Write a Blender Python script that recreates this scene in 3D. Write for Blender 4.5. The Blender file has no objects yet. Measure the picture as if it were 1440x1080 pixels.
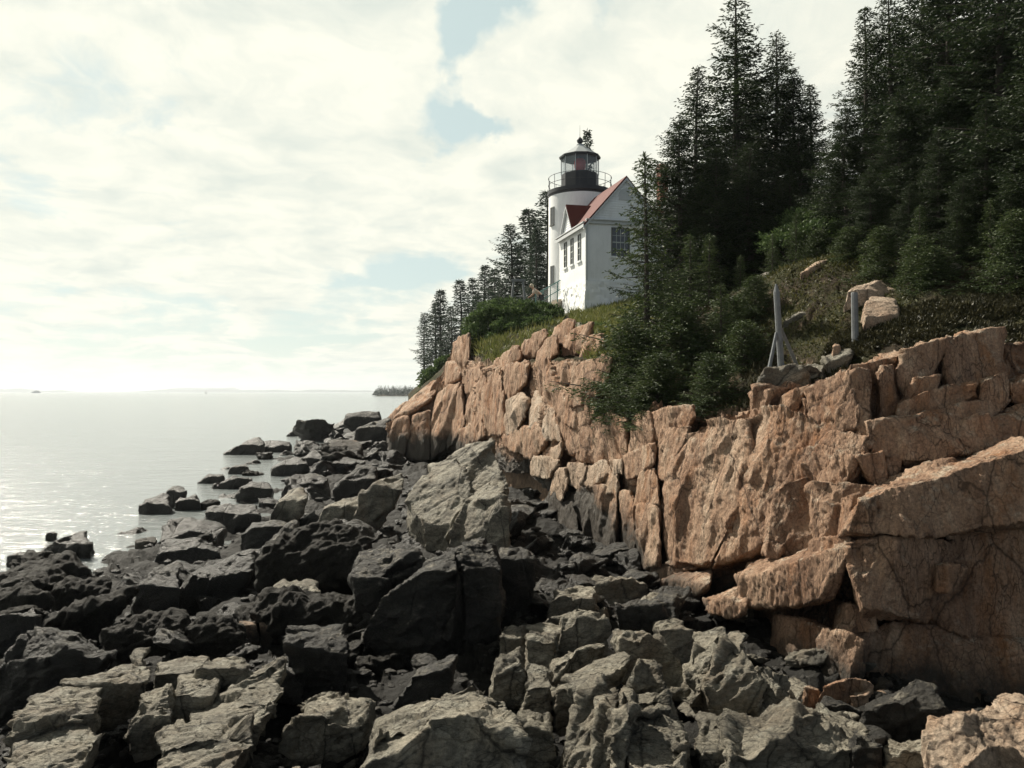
import bpy, math, random
import numpy as np
from mathutils import Vector, Matrix
import bmesh

C = bpy.context.scene.collection
scn = bpy.context.scene
R = math.radians

# ------------------------------------------------------------------ camera, sky, sun, exposure
F = 1130.0            # focal length in photo pixels (1440 wide)
CX, HOR = 720.0, 551.0
CZ = 4.0              # camera height over the water
cam_d = bpy.data.cameras.new("camera")
cam_d.sensor_width = 36.0
cam_d.lens = F / 1440.0 * 36.0
cam_d.shift_y = (HOR - 540.0) / 1440.0
cam_d.clip_start = 0.1
cam_d.clip_end = 60000
cam = bpy.data.objects.new("camera", cam_d)
cam.location = (0, 0, CZ)
cam.rotation_euler = (R(90), 0, 0)
C.objects.link(cam)
scn.camera = cam

SUN_AZ, SUN_EL = R(-45), R(44)      # azimuth measured from +Y, negative = to the left
sdir = Vector((math.sin(SUN_AZ) * math.cos(SUN_EL), math.cos(SUN_AZ) * math.cos(SUN_EL), math.sin(SUN_EL)))
sun_d = bpy.data.lights.new("sun", 'SUN')
sun_d.energy = 5.0
sun_d.angle = R(0.6)
sun_d.color = (1.0, 0.93, 0.80)
sun = bpy.data.objects.new("sun", sun_d)
sun.rotation_euler = (-sdir).to_track_quat('-Z', 'Y').to_euler()
sun.location = (0, 0, 60)
C.objects.link(sun)

world = bpy.data.worlds.new("World")
scn.world = world
world.use_nodes = True
def build_world():
    nt = world.node_tree; nt.nodes.clear()
    N, L = nt.nodes, nt.links
    out = N.new('ShaderNodeOutputWorld'); bg = N.new('ShaderNodeBackground')
    L.new(bg.outputs[0], out.inputs[0])
    sky = N.new('ShaderNodeTexSky'); sky.sky_type = 'NISHITA'; sky.sun_disc = False
    sky.sun_elevation = SUN_EL; sky.sun_rotation = SUN_AZ
    bg.inputs[1].default_value = 0.066
    tc = N.new('ShaderNodeTexCoord')
    def math_(op, a, b=None, clamp=False):
        m = N.new('ShaderNodeMath'); m.operation = op; m.use_clamp = clamp
        for i, v in enumerate((a, b)):
            if v is None: continue
            if isinstance(v, (int, float)): m.inputs[i].default_value = v
            else: L.new(v, m.inputs[i])
        return m.outputs[0]
    def vec(op, a, b=None):
        m = N.new('ShaderNodeVectorMath'); m.operation = op
        for i, v in enumerate((a, b)):
            if v is None: continue
            if isinstance(v, (tuple, list)): m.inputs[i].default_value = v
            else: L.new(v, m.inputs[i])
        return m
    def noise(v, s, d, r=0.55):
        n = N.new('ShaderNodeTexNoise'); n.inputs['Scale'].default_value = s
        n.inputs['Detail'].default_value = d; n.inputs['Roughness'].default_value = r
        L.new(v, n.inputs['Vector']); return n
    def ramp(f, stops):
        r = N.new('ShaderNodeValToRGB'); L.new(f, r.inputs[0]); e = r.color_ramp.elements
        while len(e) < len(stops): e.new(0.5)
        for i, (p, c) in enumerate(stops): e[i].position = p; e[i].color = (*c, 1) if len(c) == 3 else c
        return r.outputs[0]
    d = vec('NORMALIZE', tc.outputs['Generated']).outputs[0]
    sep = N.new('ShaderNodeSeparateXYZ'); L.new(d, sep.inputs[0])
    zc = math_('ADD', math_('MAXIMUM', sep.outputs[2], 0.0), 0.16)
    # direction projected on a cloud deck: clouds flatten towards the horizon
    cmb = N.new('ShaderNodeCombineXYZ')
    L.new(math_('DIVIDE', sep.outputs[0], zc), cmb.inputs[0])
    L.new(math_('DIVIDE', sep.outputs[1], zc), cmb.inputs[1])
    cmb.inputs[2].default_value = 0.7
    warp = noise(cmb.outputs[0], 1.3, 4)
    wv = vec('ADD', cmb.outputs[0], vec('MULTIPLY', vec('SUBTRACT', warp.outputs['Color'], (.5, .5, .5)).outputs[0], (0.55, .55, 0)).outputs[0]).outputs[0]
    n1 = noise(wv, 1.7, 9, 0.6).outputs[0]
    n2 = noise(wv, 4.2, 7, 0.6).outputs[0]
    # gaps in the cloud deck where the photograph shows blue
    def hole(px, py, rad, k):
        v = Vector(((px - CX) / F, 1, (HOR - py) / F)).normalized()
        dist = vec('DISTANCE', dw, tuple(v)).outputs['Value']
        return math_('MULTIPLY', math_('SUBTRACT', 1.0, math_('DIVIDE', dist, rad), True), k)
    wn = noise(d, 7.0, 8).outputs['Color']
    dw = vec('ADD', d, vec('MULTIPLY', vec('SUBTRACT', wn, (.5, .5, .5)).outputs[0], (.30, .30, .20)).outputs[0]).outputs[0]
    tot = None
    for h in ((700, 25, .11, 1.15), (650, 70, .07, .7), (600, 160, .07, .9), (650, 190, .05, .8), (500, 30, .05, .5), (40, 60, .13, .32), (140, 120, .14, .32), (250, 140, .10, .25), (10, 260, .08, .35), (560, 440, .10, .5), (250, 475, .10, .5), (90, 500, .12, .4), (400, 505, .09, .45), (760, 330, .08, .3),
              (590, 400, .07, .4), (480, 440, .10, .5), (120, 455, .09, .35), (300, 390, .12, .3), (430, 400, .1, .35)):
        o = hole(*h); tot = o if tot is None else math_('ADD', tot, o)
    cov = math_('SUBTRACT', math_('ADD', math_('MULTIPLY', n1, 1.0), math_('MULTIPLY', n2, 0.45)), math_('MULTIPLY', tot, 0.52))
    mask = ramp(cov, [(0.33, (0, 0, 0)), (0.53, (1, 1, 1))])
    # cloud brightness: brighter towards the sun, grey variation
    dots = vec('DOT_PRODUCT', d, tuple(sdir)).outputs['Value']
    glow = N.new('ShaderNodeMapRange'); L.new(dots, glow.inputs[0])
    glow.inputs[1].default_value = -0.15; glow.inputs[2].default_value = 0.62
    glow.inputs[3].default_value = 4.0; glow.inputs[4].default_value = 9.8; glow.interpolation_type = 'SMOOTHSTEP'
    shade = ramp(n2, [(0.32, (.74, .80, .84)), (0.60, (1, 1, 1))])
    tint = N.new('ShaderNodeMix'); tint.data_type = 'RGBA'; tint.blend_type = 'MULTIPLY'; tint.inputs[0].default_value = 1
    L.new(shade, tint.inputs[6]); tg = N.new('ShaderNodeMapRange'); L.new(dots, tg.inputs[0]); tg.inputs[1].default_value = -0.1; tg.inputs[2].default_value = 0.5
    tw = ramp(tg.outputs[0], [(0.0, (.72, .86, 1.0)), (1.0, (1.0, .99, .855))]); L.new(tw, tint.inputs[7])
    over = N.new('ShaderNodeMapRange'); L.new(sep.outputs[2], over.inputs[0]); over.interpolation_type = 'SMOOTHSTEP'      # sky above the view dimmed, added to cut fill light
    over.inputs[1].default_value = 0.42; over.inputs[2].default_value = 0.75; over.inputs[3].default_value = 1.0; over.inputs[4].default_value = 0.22
    sc = vec('SCALE', tint.outputs[2]); L.new(math_('MULTIPLY', glow.outputs[0], over.outputs[0]), sc.inputs['Scale'])
    # thin veil over the blue gaps
    veil = N.new('ShaderNodeMix'); veil.data_type = 'RGBA'; veil.inputs[0].default_value = 0.75
    L.new(sky.outputs[0], veil.inputs[6]); veil.inputs[7].default_value = (6.6, 7.9, 7.2, 1)
    vl = vec('SCALE', veil.outputs[2]); L.new(over.outputs[0], vl.inputs['Scale'])
    mx = N.new('ShaderNodeMix'); mx.data_type = 'RGBA'
    L.new(mask, mx.inputs[0]); L.new(vl.outputs[0], mx.inputs[6]); L.new(sc.outputs[0], mx.inputs[7])
    L.new(mx.outputs[2], bg.inputs[0])
build_world()

vs = scn.view_settings
vs.view_transform = 'Standard'; vs.look = 'None'; vs.gamma = 1; vs.use_curve_mapping = False
vs.exposure = 0.65
scn.cycles.max_bounces = 6
scn.cycles.transparent_max_bounces = 8
scn.cycles.volume_bounces = 0

# ------------------------------------------------------------------ helpers
def P(px, py, D):
    return np.array([(px - CX) / F * D, D, CZ + (HOR - py) / F * D])

def hsh(ix, iy, iz, seed):
    with np.errstate(over='ignore'):
        h = (ix.astype(np.uint32) * np.uint32(73856093)) ^ (iy.astype(np.uint32) * np.uint32(19349663)) ^ (iz.astype(np.uint32) * np.uint32(83492791)) ^ np.uint32((seed * 2654435761) & 0xffffffff)
        h ^= h >> np.uint32(16); h *= np.uint32(0x7feb352d); h ^= h >> np.uint32(15); h *= np.uint32(0x846ca68b); h ^= h >> np.uint32(16)
    return h
def h01(h): return (h & np.uint32(0xffffff)).astype(np.float32) / np.float32(0xffffff)
def rehash(h, k):
    with np.errstate(over='ignore'):
        h = (h + np.uint32(k * 7919 + 1)) * np.uint32(0x9E3779B1); h ^= h >> np.uint32(15); h *= np.uint32(0x846ca68b); h ^= h >> np.uint32(13)
    return h
def vnoise(p, seed=0):
    p = p.astype(np.float32); i = np.floor(p).astype(np.int32); f = p - i
    u = f * f * (3 - 2 * f); r = 0
    for dx in (0, 1):
        wx = u[:, 0] if dx else 1 - u[:, 0]
        for dy in (0, 1):
            wy = u[:, 1] if dy else 1 - u[:, 1]
            for dz in (0, 1):
                wz = u[:, 2] if dz else 1 - u[:, 2]
                r = r + wx * wy * wz * h01(hsh(i[:, 0] + dx, i[:, 1] + dy, i[:, 2] + dz, seed))
    return r * 2 - 1
def fbm(p, o=4, seed=0, g=0.5):
    a, s, r = 1.0, 1.0, 0
    for k in range(o):
        r = r + a * vnoise(p * s + 17.3 * k, seed + k); a *= g; s *= 2.03
    return r
def voro(p, seed=0):
    p = p.astype(np.float32); n = len(p)
    F1 = np.full(n, 9, np.float32); F2 = np.full(n, 9, np.float32); ID = np.zeros(n, np.uint32); V = np.zeros((n, 3), np.float32)
    i = np.floor(p).astype(np.int32); f = p - i
    for dx in (-1, 0, 1):
        for dy in (-1, 0, 1):
            for dz in (-1, 0, 1):
                h = hsh(i[:, 0] + dx, i[:, 1] + dy, i[:, 2] + dz, seed)
                v = np.stack([f[:, 0] - dx - h01(h), f[:, 1] - dy - h01(rehash(h, 1)), f[:, 2] - dz - h01(rehash(h, 2))], 1)
                d = np.sqrt((v * v).sum(1))
                m = d < F1
                F2 = np.where(m, F1, np.minimum(F2, d)); ID = np.where(m, h, ID); V = np.where(m[:, None], v, V); F1 = np.where(m, d, F1)
    return F1, F2, ID, V
def facet(p, seed, step=0.5, tilt=0.7, crack=0.25, cw=0.10):
    """cells of flat, tilted planes with a few open joints between them"""
    out = np.zeros(len(p), np.float32)
    for a in range(0, len(p), 150000):
        q = p[a:a + 150000]
        F1, F2, ID, V = voro(q, seed)
        g = np.stack([h01(rehash(ID, 5)), h01(rehash(ID, 6)), h01(rehash(ID, 7))], 1) * 2 - 1
        e = np.clip((F2 - F1) / cw, 0, 1); mk = np.clip(vnoise(q * .6, seed + 31) * 2.5, 0, 1)
        out[a:a + 150000] = (h01(rehash(ID, 8)) - .5) * step + (V * g).sum(1) * tilt - crack * mk * (1 - e)
    return out
def planar(V, Nn, q, seed, alpha, tilt, lim, N0=None):
    """flatten the patch of surface inside each cell of q into one plane, slightly tilted: broken rock"""
    n = len(V); ID = np.zeros(n, np.uint32)
    for a in range(0, n, 150000): ID[a:a + 150000] = voro(q[a:a + 150000], seed)[2]
    # patches on different sides of the block are kept apart by the dominant direction of their normals
    N0 = Nn if N0 is None else N0; ax = np.argmax(np.abs(N0), 1); sg = (N0[np.arange(n), ax] > 0)
    key = ID.astype(np.int64) * 6 + ax * 2 + sg
    u, inv = np.unique(key, return_inverse=True); c = np.bincount(inv).astype(np.float32)
    mean = lambda A: np.stack([np.bincount(inv, A[:, k]) / c for k in range(3)], 1)
    mp, mn = mean(V), mean(Nn)
    h = (u // 6).astype(np.uint32); r = np.stack([h01(rehash(h, 5)), h01(rehash(h, 6)), h01(rehash(h, 7))], 1) * 2 - 1
    mn = mn / (np.linalg.norm(mn, axis=1, keepdims=True) + 1e-6) + tilt * r; mn /= np.linalg.norm(mn, axis=1, keepdims=True) + 1e-6
    off = (h01(rehash(h, 8)) - .5) * lim * .35
    N2 = mn[inv]; d = ((mp[inv] - V) * N2).sum(1) / np.clip((N2 * Nn).sum(1), .45, 1) + off[inv]
    d = np.clip(d, -lim, lim) * alpha
    V2 = V + Nn * d[:, None]; N3 = Nn * (1 - alpha) + N2 * alpha; N3 /= np.linalg.norm(N3, axis=1, keepdims=True) + 1e-6
    return V2.astype(np.float32), N3.astype(np.float32)
def rotm(ax, ay, az):
    return np.array(Matrix.Rotation(R(az), 3, 'Z') @ Matrix.Rotation(R(ay), 3, 'Y') @ Matrix.Rotation(R(ax), 3, 'X'))

def mesh_from(name, V, T, mat=None, smooth=True):
    """V (n,3) float, T (m,k) int with constant k"""
    V = np.asarray(V, np.float32); T = np.asarray(T, np.int32); k = T.shape[1]
    me = bpy.data.meshes.new(name)
    me.vertices.add(len(V)); me.vertices.foreach_set('co', V.ravel())
    me.loops.add(T.size); me.loops.foreach_set('vertex_index', T.ravel())
    me.polygons.add(len(T))
    me.polygons.foreach_set('loop_start', np.arange(0, T.size, k, dtype=np.int32))
    me.polygons.foreach_set('loop_total', np.full(len(T), k, np.int32))
    me.polygons.foreach_set('use_smooth', np.full(len(T), smooth, bool))
    me.update(calc_edges=True)
    if mat: me.materials.append(mat)
    return me
def link(name, me, parent=None, loc=None):
    o = bpy.data.objects.new(name, me); C.objects.link(o)
    if parent: o.parent = parent
    if loc is not None: o.location = loc
    return o
def tag(o, label=None, cat=None, group=None, kind=None):
    if label: o['label'] = label
    if cat: o['category'] = cat
    if group: o['group'] = group
    if kind: o['kind'] = kind
    return o
def empty(name, loc, label=None, cat=None, group=None, kind=None, rz=0):
    o = bpy.data.objects.new(name, None); C.objects.link(o); o.location = loc; o.rotation_euler = (0, 0, rz)
    return tag(o, label, cat, group, kind)
class MB:
    """collects boxes, tubes, prisms into one mesh"""
    def __init__(s): s.bm = bmesh.new()
    def box(s, c, size, M=None, rz=0):
        m = Matrix.Translation(Vector(c)) @ Matrix.Rotation(rz, 4, 'Z') @ Matrix.Diagonal((*size, 1))
        if M: m = M @ m
        bmesh.ops.create_cube(s.bm, size=1, matrix=m); return s
    def tube(s, a, b, r1, r2=None, n=10, M=None, cap=True):
        a, b = Vector(a), Vector(b); r2 = r1 if r2 is None else r2
        d = b - a; m = Matrix.Translation((a + b) / 2) @ d.to_track_quat('Z', 'Y').to_matrix().to_4x4()
        if M: m = M @ m
        bmesh.ops.create_cone(s.bm, cap_ends=cap, segments=n, radius1=r1, radius2=r2, depth=d.length, matrix=m); return s
    def lathe(s, prof, n=48, c=(0, 0, 0)):
        rings = []
        for r, z in prof:
            rings.append([s.bm.verts.new((c[0] + r * math.cos(2 * math.pi * k / n), c[1] + r * math.sin(2 * math.pi * k / n), c[2] + z)) for k in range(n)])
        for A, B in zip(rings, rings[1:]):
            for k in range(n):
                s.bm.faces.new((A[k], A[(k + 1) % n], B[(k + 1) % n], B[k]))
        return s
    def prism(s, poly, off, M=None):
        """poly: list of 3d points (planar), extruded by vector off"""
        off = Vector(off)
        A = [s.bm.verts.new(M @ Vector(p) if M else Vector(p)) for p in poly]
        B = [s.bm.verts.new(M @ (Vector(p) + off) if M else Vector(p) + off) for p in poly]
        n = len(A)
        s.bm.faces.new(A); s.bm.faces.new(B[::-1])
        for k in range(n): s.bm.faces.new((A[k], B[k], B[(k + 1) % n], A[(k + 1) % n]))
        return s
    def sphere(s, c, r, seg=16, sc=(1, 1, 1), M=None):
        m = Matrix.Translation(Vector(c)) @ Matrix.Diagonal((*sc, 1))
        if M: m = M @ m
        bmesh.ops.create_uvsphere(s.bm, u_segments=seg, v_segments=max(6, seg // 2), radius=r, matrix=m); return s
    def build(s, name, mat, parent=None, loc=None, smooth=False, bevel=0):
        bmesh.ops.recalc_face_normals(s.bm, faces=s.bm.faces[:])
        me = bpy.data.meshes.new(name); s.bm.to_mesh(me); s.bm.free()
        if smooth:
            me.polygons.foreach_set('use_smooth', [True] * len(me.polygons))
        me.materials.append(mat)
        o = link(name, me, parent, loc)
        if bevel:
            b = o.modifiers.new('bevel', 'BEVEL'); b.width = bevel; b.segments = 2; b.limit_method = 'ANGLE'
        return o

# ------------------------------------------------------------------ materials
class NT:
    def __init__(s, name):
        s.m = bpy.data.materials.new(name); s.m.use_nodes = True
        s.t = s.m.node_tree; s.N, s.L = s.t.nodes, s.t.links
        s.b = s.N['Principled BSDF']; s.geo = s.N.new('ShaderNodeNewGeometry'); s.pos = s.geo.outputs['Position']
    def setv(s, node, i, v):
        if hasattr(v, 'is_linked') or isinstance(v, bpy.types.NodeSocket): s.L.new(v, node.inputs[i])
        elif v is not None: node.inputs[i].default_value = v
    def math(s, op, a, b=None, clamp=False):
        m = s.N.new('ShaderNodeMath'); m.operation = op; m.use_clamp = clamp; s.setv(m, 0, a); s.setv(m, 1, b); return m.outputs[0]
    def scale(s, v, sc, rot=(0, 0, 0)):
        m = s.N.new('ShaderNodeMapping'); s.L.new(v, m.inputs[0]); m.inputs['Scale'].default_value = sc; m.inputs['Rotation'].default_value = [R(x) for x in rot]; return m.outputs[0]
    def noise(s, sc, d=5, r=0.6, v=None, col=False):
        n = s.N.new('ShaderNodeTexNoise'); s.L.new(v or s.pos, n.inputs['Vector'])
        n.inputs['Scale'].default_value = sc; n.inputs['Detail'].default_value = d; n.inputs['Roughness'].default_value = r
        return n.outputs['Color' if col else 'Fac']
    def voro(s, sc, feat='F1', v=None, out='Distance'):
        n = s.N.new('ShaderNodeTexVoronoi'); n.feature = feat; s.L.new(v or s.pos, n.inputs['Vector']); n.inputs['Scale'].default_value = sc
        return n.outputs[out]
    def ramp(s, f, stops, interp='LINEAR'):
        r = s.N.new('ShaderNodeValToRGB'); s.L.new(f, r.inputs[0]); e = r.color_ramp.elements; r.color_ramp.interpolation = interp
        while len(e) < len(stops): e.new(0.5)
        for i, (p, c) in enumerate(stops):
            e[i].position = p; c = (c, c, c) if isinstance(c, (int, float)) else c; e[i].color = (*c, 1)
        return r.outputs[0]
    def mix(s, f, a, b, mode='MIX'):
        m = s.N.new('ShaderNodeMix'); m.data_type = 'RGBA'; m.blend_type = mode
        s.setv(m, 0, f)
        for i, v in ((6, a), (7, b)):
            if isinstance(v, tuple) and len(v) == 3: v = (*v, 1)
            s.setv(m, i, v)
        return m.outputs[2]
    def bump(s, h, strength=0.5, dist=0.02, prev=None):
        b = s.N.new('ShaderNodeBump'); b.inputs['Strength'].default_value = strength; b.inputs['Distance'].default_value = dist
        s.L.new(h, b.inputs['Height'])
        if prev: s.L.new(prev, b.inputs['Normal'])
        return b.outputs[0]
    def sep(s, v, i):
        n = s.N.new('ShaderNodeSeparateXYZ'); s.L.new(v, n.inputs[0]); return n.outputs[i]
    def done(s, col=None, rough=None, normal=None, spec=None):
        if col is not None: s.setv(s.b, 'Base Color', (*col, 1) if isinstance(col, tuple) and len(col) == 3 else col)
        if rough is not None: s.setv(s.b, 'Roughness', rough)
        if normal is not None: s.L.new(normal, s.b.inputs['Normal'])
        if spec is not None: s.setv(s.b, 'Specular IOR Level', spec)
        return s.m

def rock_mat(name, c_lo, c_mid, c_hi, stain, tide=1.2, tide_w=0.5, aniso=(1, 1, 1), rot=(0, 0, 0), dark=(.026, .025, .021), weed=0.0, rough=0.8, lit_top=None, far_tide_shade=0.0):
    t = NT(name)
    sp = t.scale(t.pos, aniso, rot)
    big = t.noise(0.55, 5, 0.6, sp); med = t.noise(2.6, 8, 0.65, sp); fine = t.noise(28, 6, 0.7); grain = t.noise(140, 2, 0.5)
    col = t.ramp(t.math('ADD', t.math('MULTIPLY', big, .55), t.math('MULTIPLY', med, .5)), [(0.36, c_lo), (0.53, c_mid), (0.70, c_hi)])
    st = t.ramp(t.noise(1.1, 6, 0.7, t.scale(t.pos, (1.6, 1.6, .5), (0, 12, 0))), [(0.50, 0.0), (0.68, 1.0)])
    col = t.mix(t.math('MULTIPLY', st, 0.75), col, stain)
    if lit_top:  # pale patches on upward faces: sunlit tops painted into the colour
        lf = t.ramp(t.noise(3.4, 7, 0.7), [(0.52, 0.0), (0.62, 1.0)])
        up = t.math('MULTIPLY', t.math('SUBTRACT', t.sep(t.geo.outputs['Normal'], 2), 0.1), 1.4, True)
        col = t.mix(t.math('MULTIPLY', lf, t.math('MULTIPLY', up, .8)), col, lit_top)
    col = t.mix(0.9, col, t.ramp(fine, [(0.3, .42), (0.5, .95), (0.66, 1.28)]), 'MULTIPLY')
    col = t.mix(0.6, col, t.ramp(grain, [(0.32, .7), (0.66, 1.25)]), 'MULTIPLY')
    # veins and joints filled with dirt, cells stretched along the bedding
    jv = t.voro(2.2, 'DISTANCE_TO_EDGE', t.mix(0.09, sp, t.noise(3, 4, .6, sp, True)))
    col = t.mix(t.ramp(jv, [(0.0, .55), (0.016, 0.0)]), col, (c_lo[0] * .35, c_lo[1] * .35, c_lo[2] * .35))
    j2 = t.voro(.8, 'DISTANCE_TO_EDGE', t.mix(0.16, t.scale(t.pos, (1.5, 1.5, .5), (0, 14, 0)), t.noise(2, 5, .65, None, True)))
    col = t.mix(t.ramp(j2, [(0.0, .8), (0.013, 0.0)]), col, (c_lo[0] * .25, c_lo[1] * .25, c_lo[2] * .25))
    j3 = t.voro(6.5, 'DISTANCE_TO_EDGE', t.mix(0.05, sp, t.noise(9, 4, .65, sp, True)))
    jm = t.ramp(t.noise(1.7, 5, .65), [(.42, 0.0), (.60, 1.0)])
    col = t.mix(t.math('MULTIPLY', t.ramp(j3, [(0.0, .85), (0.045, 0.0)]), jm), col, (c_lo[0] * .25, c_lo[1] * .25, c_lo[2] * .25))
    # black tidal zone
    z = t.sep(t.pos, 2)
    h = t.math('ADD', z, t.math('MULTIPLY', t.math('SUBTRACT', t.noise(0.9, 7, .7), .5), 2.2))
    if far_tide_shade: h = t.math('SUBTRACT', h, t.math('MULTIPLY', t.math('DIVIDE', t.math('SUBTRACT', t.sep(t.pos, 1), 12.0), 6.0, True), far_tide_shade))  # tidal black raised on the farther wall, cleft shade painted in with it
    wet = t.ramp(t.math('DIVIDE', t.math('SUBTRACT', h, tide), tide_w), [(0.0, 1.0), (1.0, 0.0)])
    dk = t.mix(t.noise(6, 5), dark, (dark[0] * 2.1, dark[1] * 2.0, dark[2] * 1.8))
    col = t.mix(t.math('MULTIPLY', wet, .94), col, dk)
    rg = t.math('SUBTRACT', rough, t.math('MULTIPLY', wet, 0.22))
    b = t.bump(t.noise(3.5, 9, 0.68, sp), 0.75, 0.14)
    b = t.bump(t.noise(7, 8, 0.7, t.scale(t.pos, (aniso[0] * 1.3, aniso[1] * 1.3, aniso[2] * .5), rot)), 0.9, 0.07, b)
    b = t.bump(t.ramp(jv, [(0, 0.0), (.03, 1.0)]), 0.5, 0.015, b); b = t.bump(t.ramp(j2, [(0, 0.0), (.03, 1.0)]), 0.8, 0.04, b)
    b = t.bump(t.math('MULTIPLY', t.ramp(j3, [(0, 0.0), (.06, 1.0)]), jm), 0.6, 0.02, b)
    b = t.bump(t.noise(22, 7, 0.72, sp), 0.9, 0.045, b)
    b = t.bump(t.noise(70, 5, 0.7, sp), 0.6, 0.012, b)
    b = t.bump(grain, 0.35, 0.006, b)
    return t.done(col, rg, b, 0.4)

M = {}
M['granite'] = rock_mat('granite', (.24, .135, .083), (.49, .312, .205), (.68, .51, .365), (.40, .175, .07), tide=.35, tide_w=.6, aniso=(1.8, 1.8, .45), rot=(0, 14, 0), rough=.85, far_tide_shade=1.3, lit_top=(.66, .56, .43))
M['pale_granite'] = rock_mat('pale_granite', (.38, .26, .18), (.54, .41, .30), (.66, .55, .43), (.44, .25, .14), tide=.7, tide_w=.6, rough=.85)
M['schist'] = rock_mat('schist', (.08, .072, .056), (.285, .258, .20), (.53, .48, .375), (.22, .17, .115), tide=.2, tide_w=.5, aniso=(.8, 1.4, 2.6), rot=(0, 38, 20), rough=.68, lit_top=(.40, .38, .31))
M['dark_rock'] = rock_mat('dark_rock', (.020, .0185, .015), (.036, .033, .027), (.085, .077, .061), (.022, .018, .014), tide=.8, tide_w=.6, dark=(.020, .019, .0165), aniso=(.9, 1.2, 2.0), rot=(0, 30, 20), rough=.62, lit_top=(.32, .29, .23))

def weed_mat():
    t = NT('seaweed')
    sp = t.scale(t.pos, (1, 1, .6))
    n = t.noise(9, 8, .75, sp); f = t.noise(60, 4, .7, t.scale(t.pos, (1, .5, 2.2), (20, 30, 0)))
    col = t.ramp(t.math('ADD', t.math('MULTIPLY', n, .5), t.math('MULTIPLY', f, .5)), [(.33, (.007, .006, .0045)), (.5, (.020, .0175, .0125)), (.70, (.055, .047, .032))])
    pat = t.ramp(t.noise(.8, 6, .7), [(.60, 0.0), (.68, 1.0)])
    col = t.mix(t.math('MULTIPLY', pat, .6), col, (.085, .077, .06))
    b = t.bump(n, 1.0, .10); b = t.bump(f, .9, .03, b)
    return t.done(col, t.ramp(f, [(.35, .85), (.7, .55)]), b, .3)
M['weed'] = weed_mat()

def ground_mat():
    t = NT('headland_soil')
    n = t.noise(.8, 7, .65); m = t.noise(5, 7, .7); f = t.noise(45, 4, .7)
    g = t.ramp(m, [(.3, (.016, .020, .007)), (.5, (.042, .046, .015)), (.7, (.085, .078, .028))])
    br = t.ramp(m, [(.3, (.024, .018, .011)), (.7, (.085, .062, .036))])
    col = t.mix(t.ramp(n, [(.42, 0.0), (.58, 1.0)]), g, br)
    col = t.mix(.8, col, t.ramp(f, [(.3, .5), (.7, 1.35)]), 'MULTIPLY')
    slope = t.ramp(t.sep(t.geo.outputs['Normal'], 2), [(.55, 1.0), (.72, 0.0)])
    col = t.mix(slope, col, t.ramp(m, [(.35, (.17, .12, .085)), (.65, (.38, .27, .19))]))
    return t.done(col, .95, t.bump(f, .8, .05, t.bump(m, .8, .2)), .2)
M['soil'] = ground_mat()

def shore_mat():
    t = NT('shore_bed')
    n = t.noise(1.2, 7, .7); f = t.noise(26, 6, .75); v = t.voro(7, 'F1')
    col = t.ramp(t.math('ADD', t.math('MULTIPLY', n, .5), t.math('MULTIPLY', f, .5)), [(.36, (.005, .0045, .004)), (.54, (.013, .012, .009)), (.72, (.042, .038, .030))])
    b = t.bump(v, .8, .06); b = t.bump(f, 1, .05, b)
    return t.done(col, .75, b, .3)
M['shore'] = shore_mat()

def simple(name, col, rough=.6, nz=None, bumpd=.01, var=.25, sc=8, metal=0):
    t = NT(name)
    n = t.noise(sc, 6, .65)
    c = t.mix(var, col, t.ramp(n, [(.3, tuple(x * .55 for x in col)), (.7, tuple(min(1, x * 1.25) for x in col))]))
    t.b.inputs['Metallic'].default_value = metal
    return t.done(c, rough, t.bump(t.noise(sc * 5, 5, .7), .5, bumpd), .4)
# ------------------------------------------------------------------ lie of the land
Wpx = np.array([-900, 520, 540, 547, 570, 605, 640, 680, 712, 745, 790, 840, 885, 930, 1000, 1080, 1200, 1300, 1440, 1600, 2600], float)
Wd = np.array([115, 115, 80, 39.5, 38.9, 38.2, 37.2, 30.5, 26, 24, 20.5, 18, 15.6, 14, 12.6, 11.5, 10.1, 9.9, 9.9, 9.4, 8.0])
Bpy = np.array([600, 600, 620, 640, 643, 645, 640, 632, 648, 650, 690, 770, 790, 805, 845, 890, 945, 960, 960, 1000, 1100], float)
Tpy = np.array([590, 590, 585, 590, 576, 550, 488, 512, 512, 510, 505, 508, 590, 577, 588, 566, 520, 488, 474, 480, 480], float)
def W(px): return np.interp(px, Wpx, Wd)
LEAN = 0.36
def cliffD(px, py, lean=LEAN):
    w = W(px); zb = CZ + (HOR - np.interp(px, Wpx, Bpy)) / F * w
    b = (HOR - py) / F
    return (w + lean * (CZ - zb)) / (1 - lean * b)
def CP(px, py, off=0.0): return P(px, py, cliffD(px, py) + off)

class RBF:
    def __init__(s, pts):
        p = np.array(pts, float); s.x = p[:, :2]; n = len(p)
        d = np.sqrt(((s.x[:, None] - s.x[None]) ** 2).sum(-1))
        A = np.zeros((n + 3, n + 3)); A[:n, :n] = d; A[:n, n:] = np.c_[np.ones(n), s.x]; A[n:, :n] = A[:n, n:].T
        s.w = np.linalg.solve(A, np.r_[p[:, 2], 0, 0, 0]); s.n = n
    def __call__(s, X, Y):
        X = np.atleast_1d(np.asarray(X, float)); Y = np.atleast_1d(np.asarray(Y, float)); out = np.empty(len(X))
        for a in range(0, len(X), 40000):
            x, y = X[a:a + 40000], Y[a:a + 40000]
            d = np.sqrt((x[:, None] - s.x[None, :, 0]) ** 2 + (y[:, None] - s.x[None, :, 1]) ** 2)
            out[a:a + 40000] = d @ s.w[:s.n] + s.w[s.n] + s.w[s.n + 1] * x + s.w[s.n + 2] * y
        return out
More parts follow.
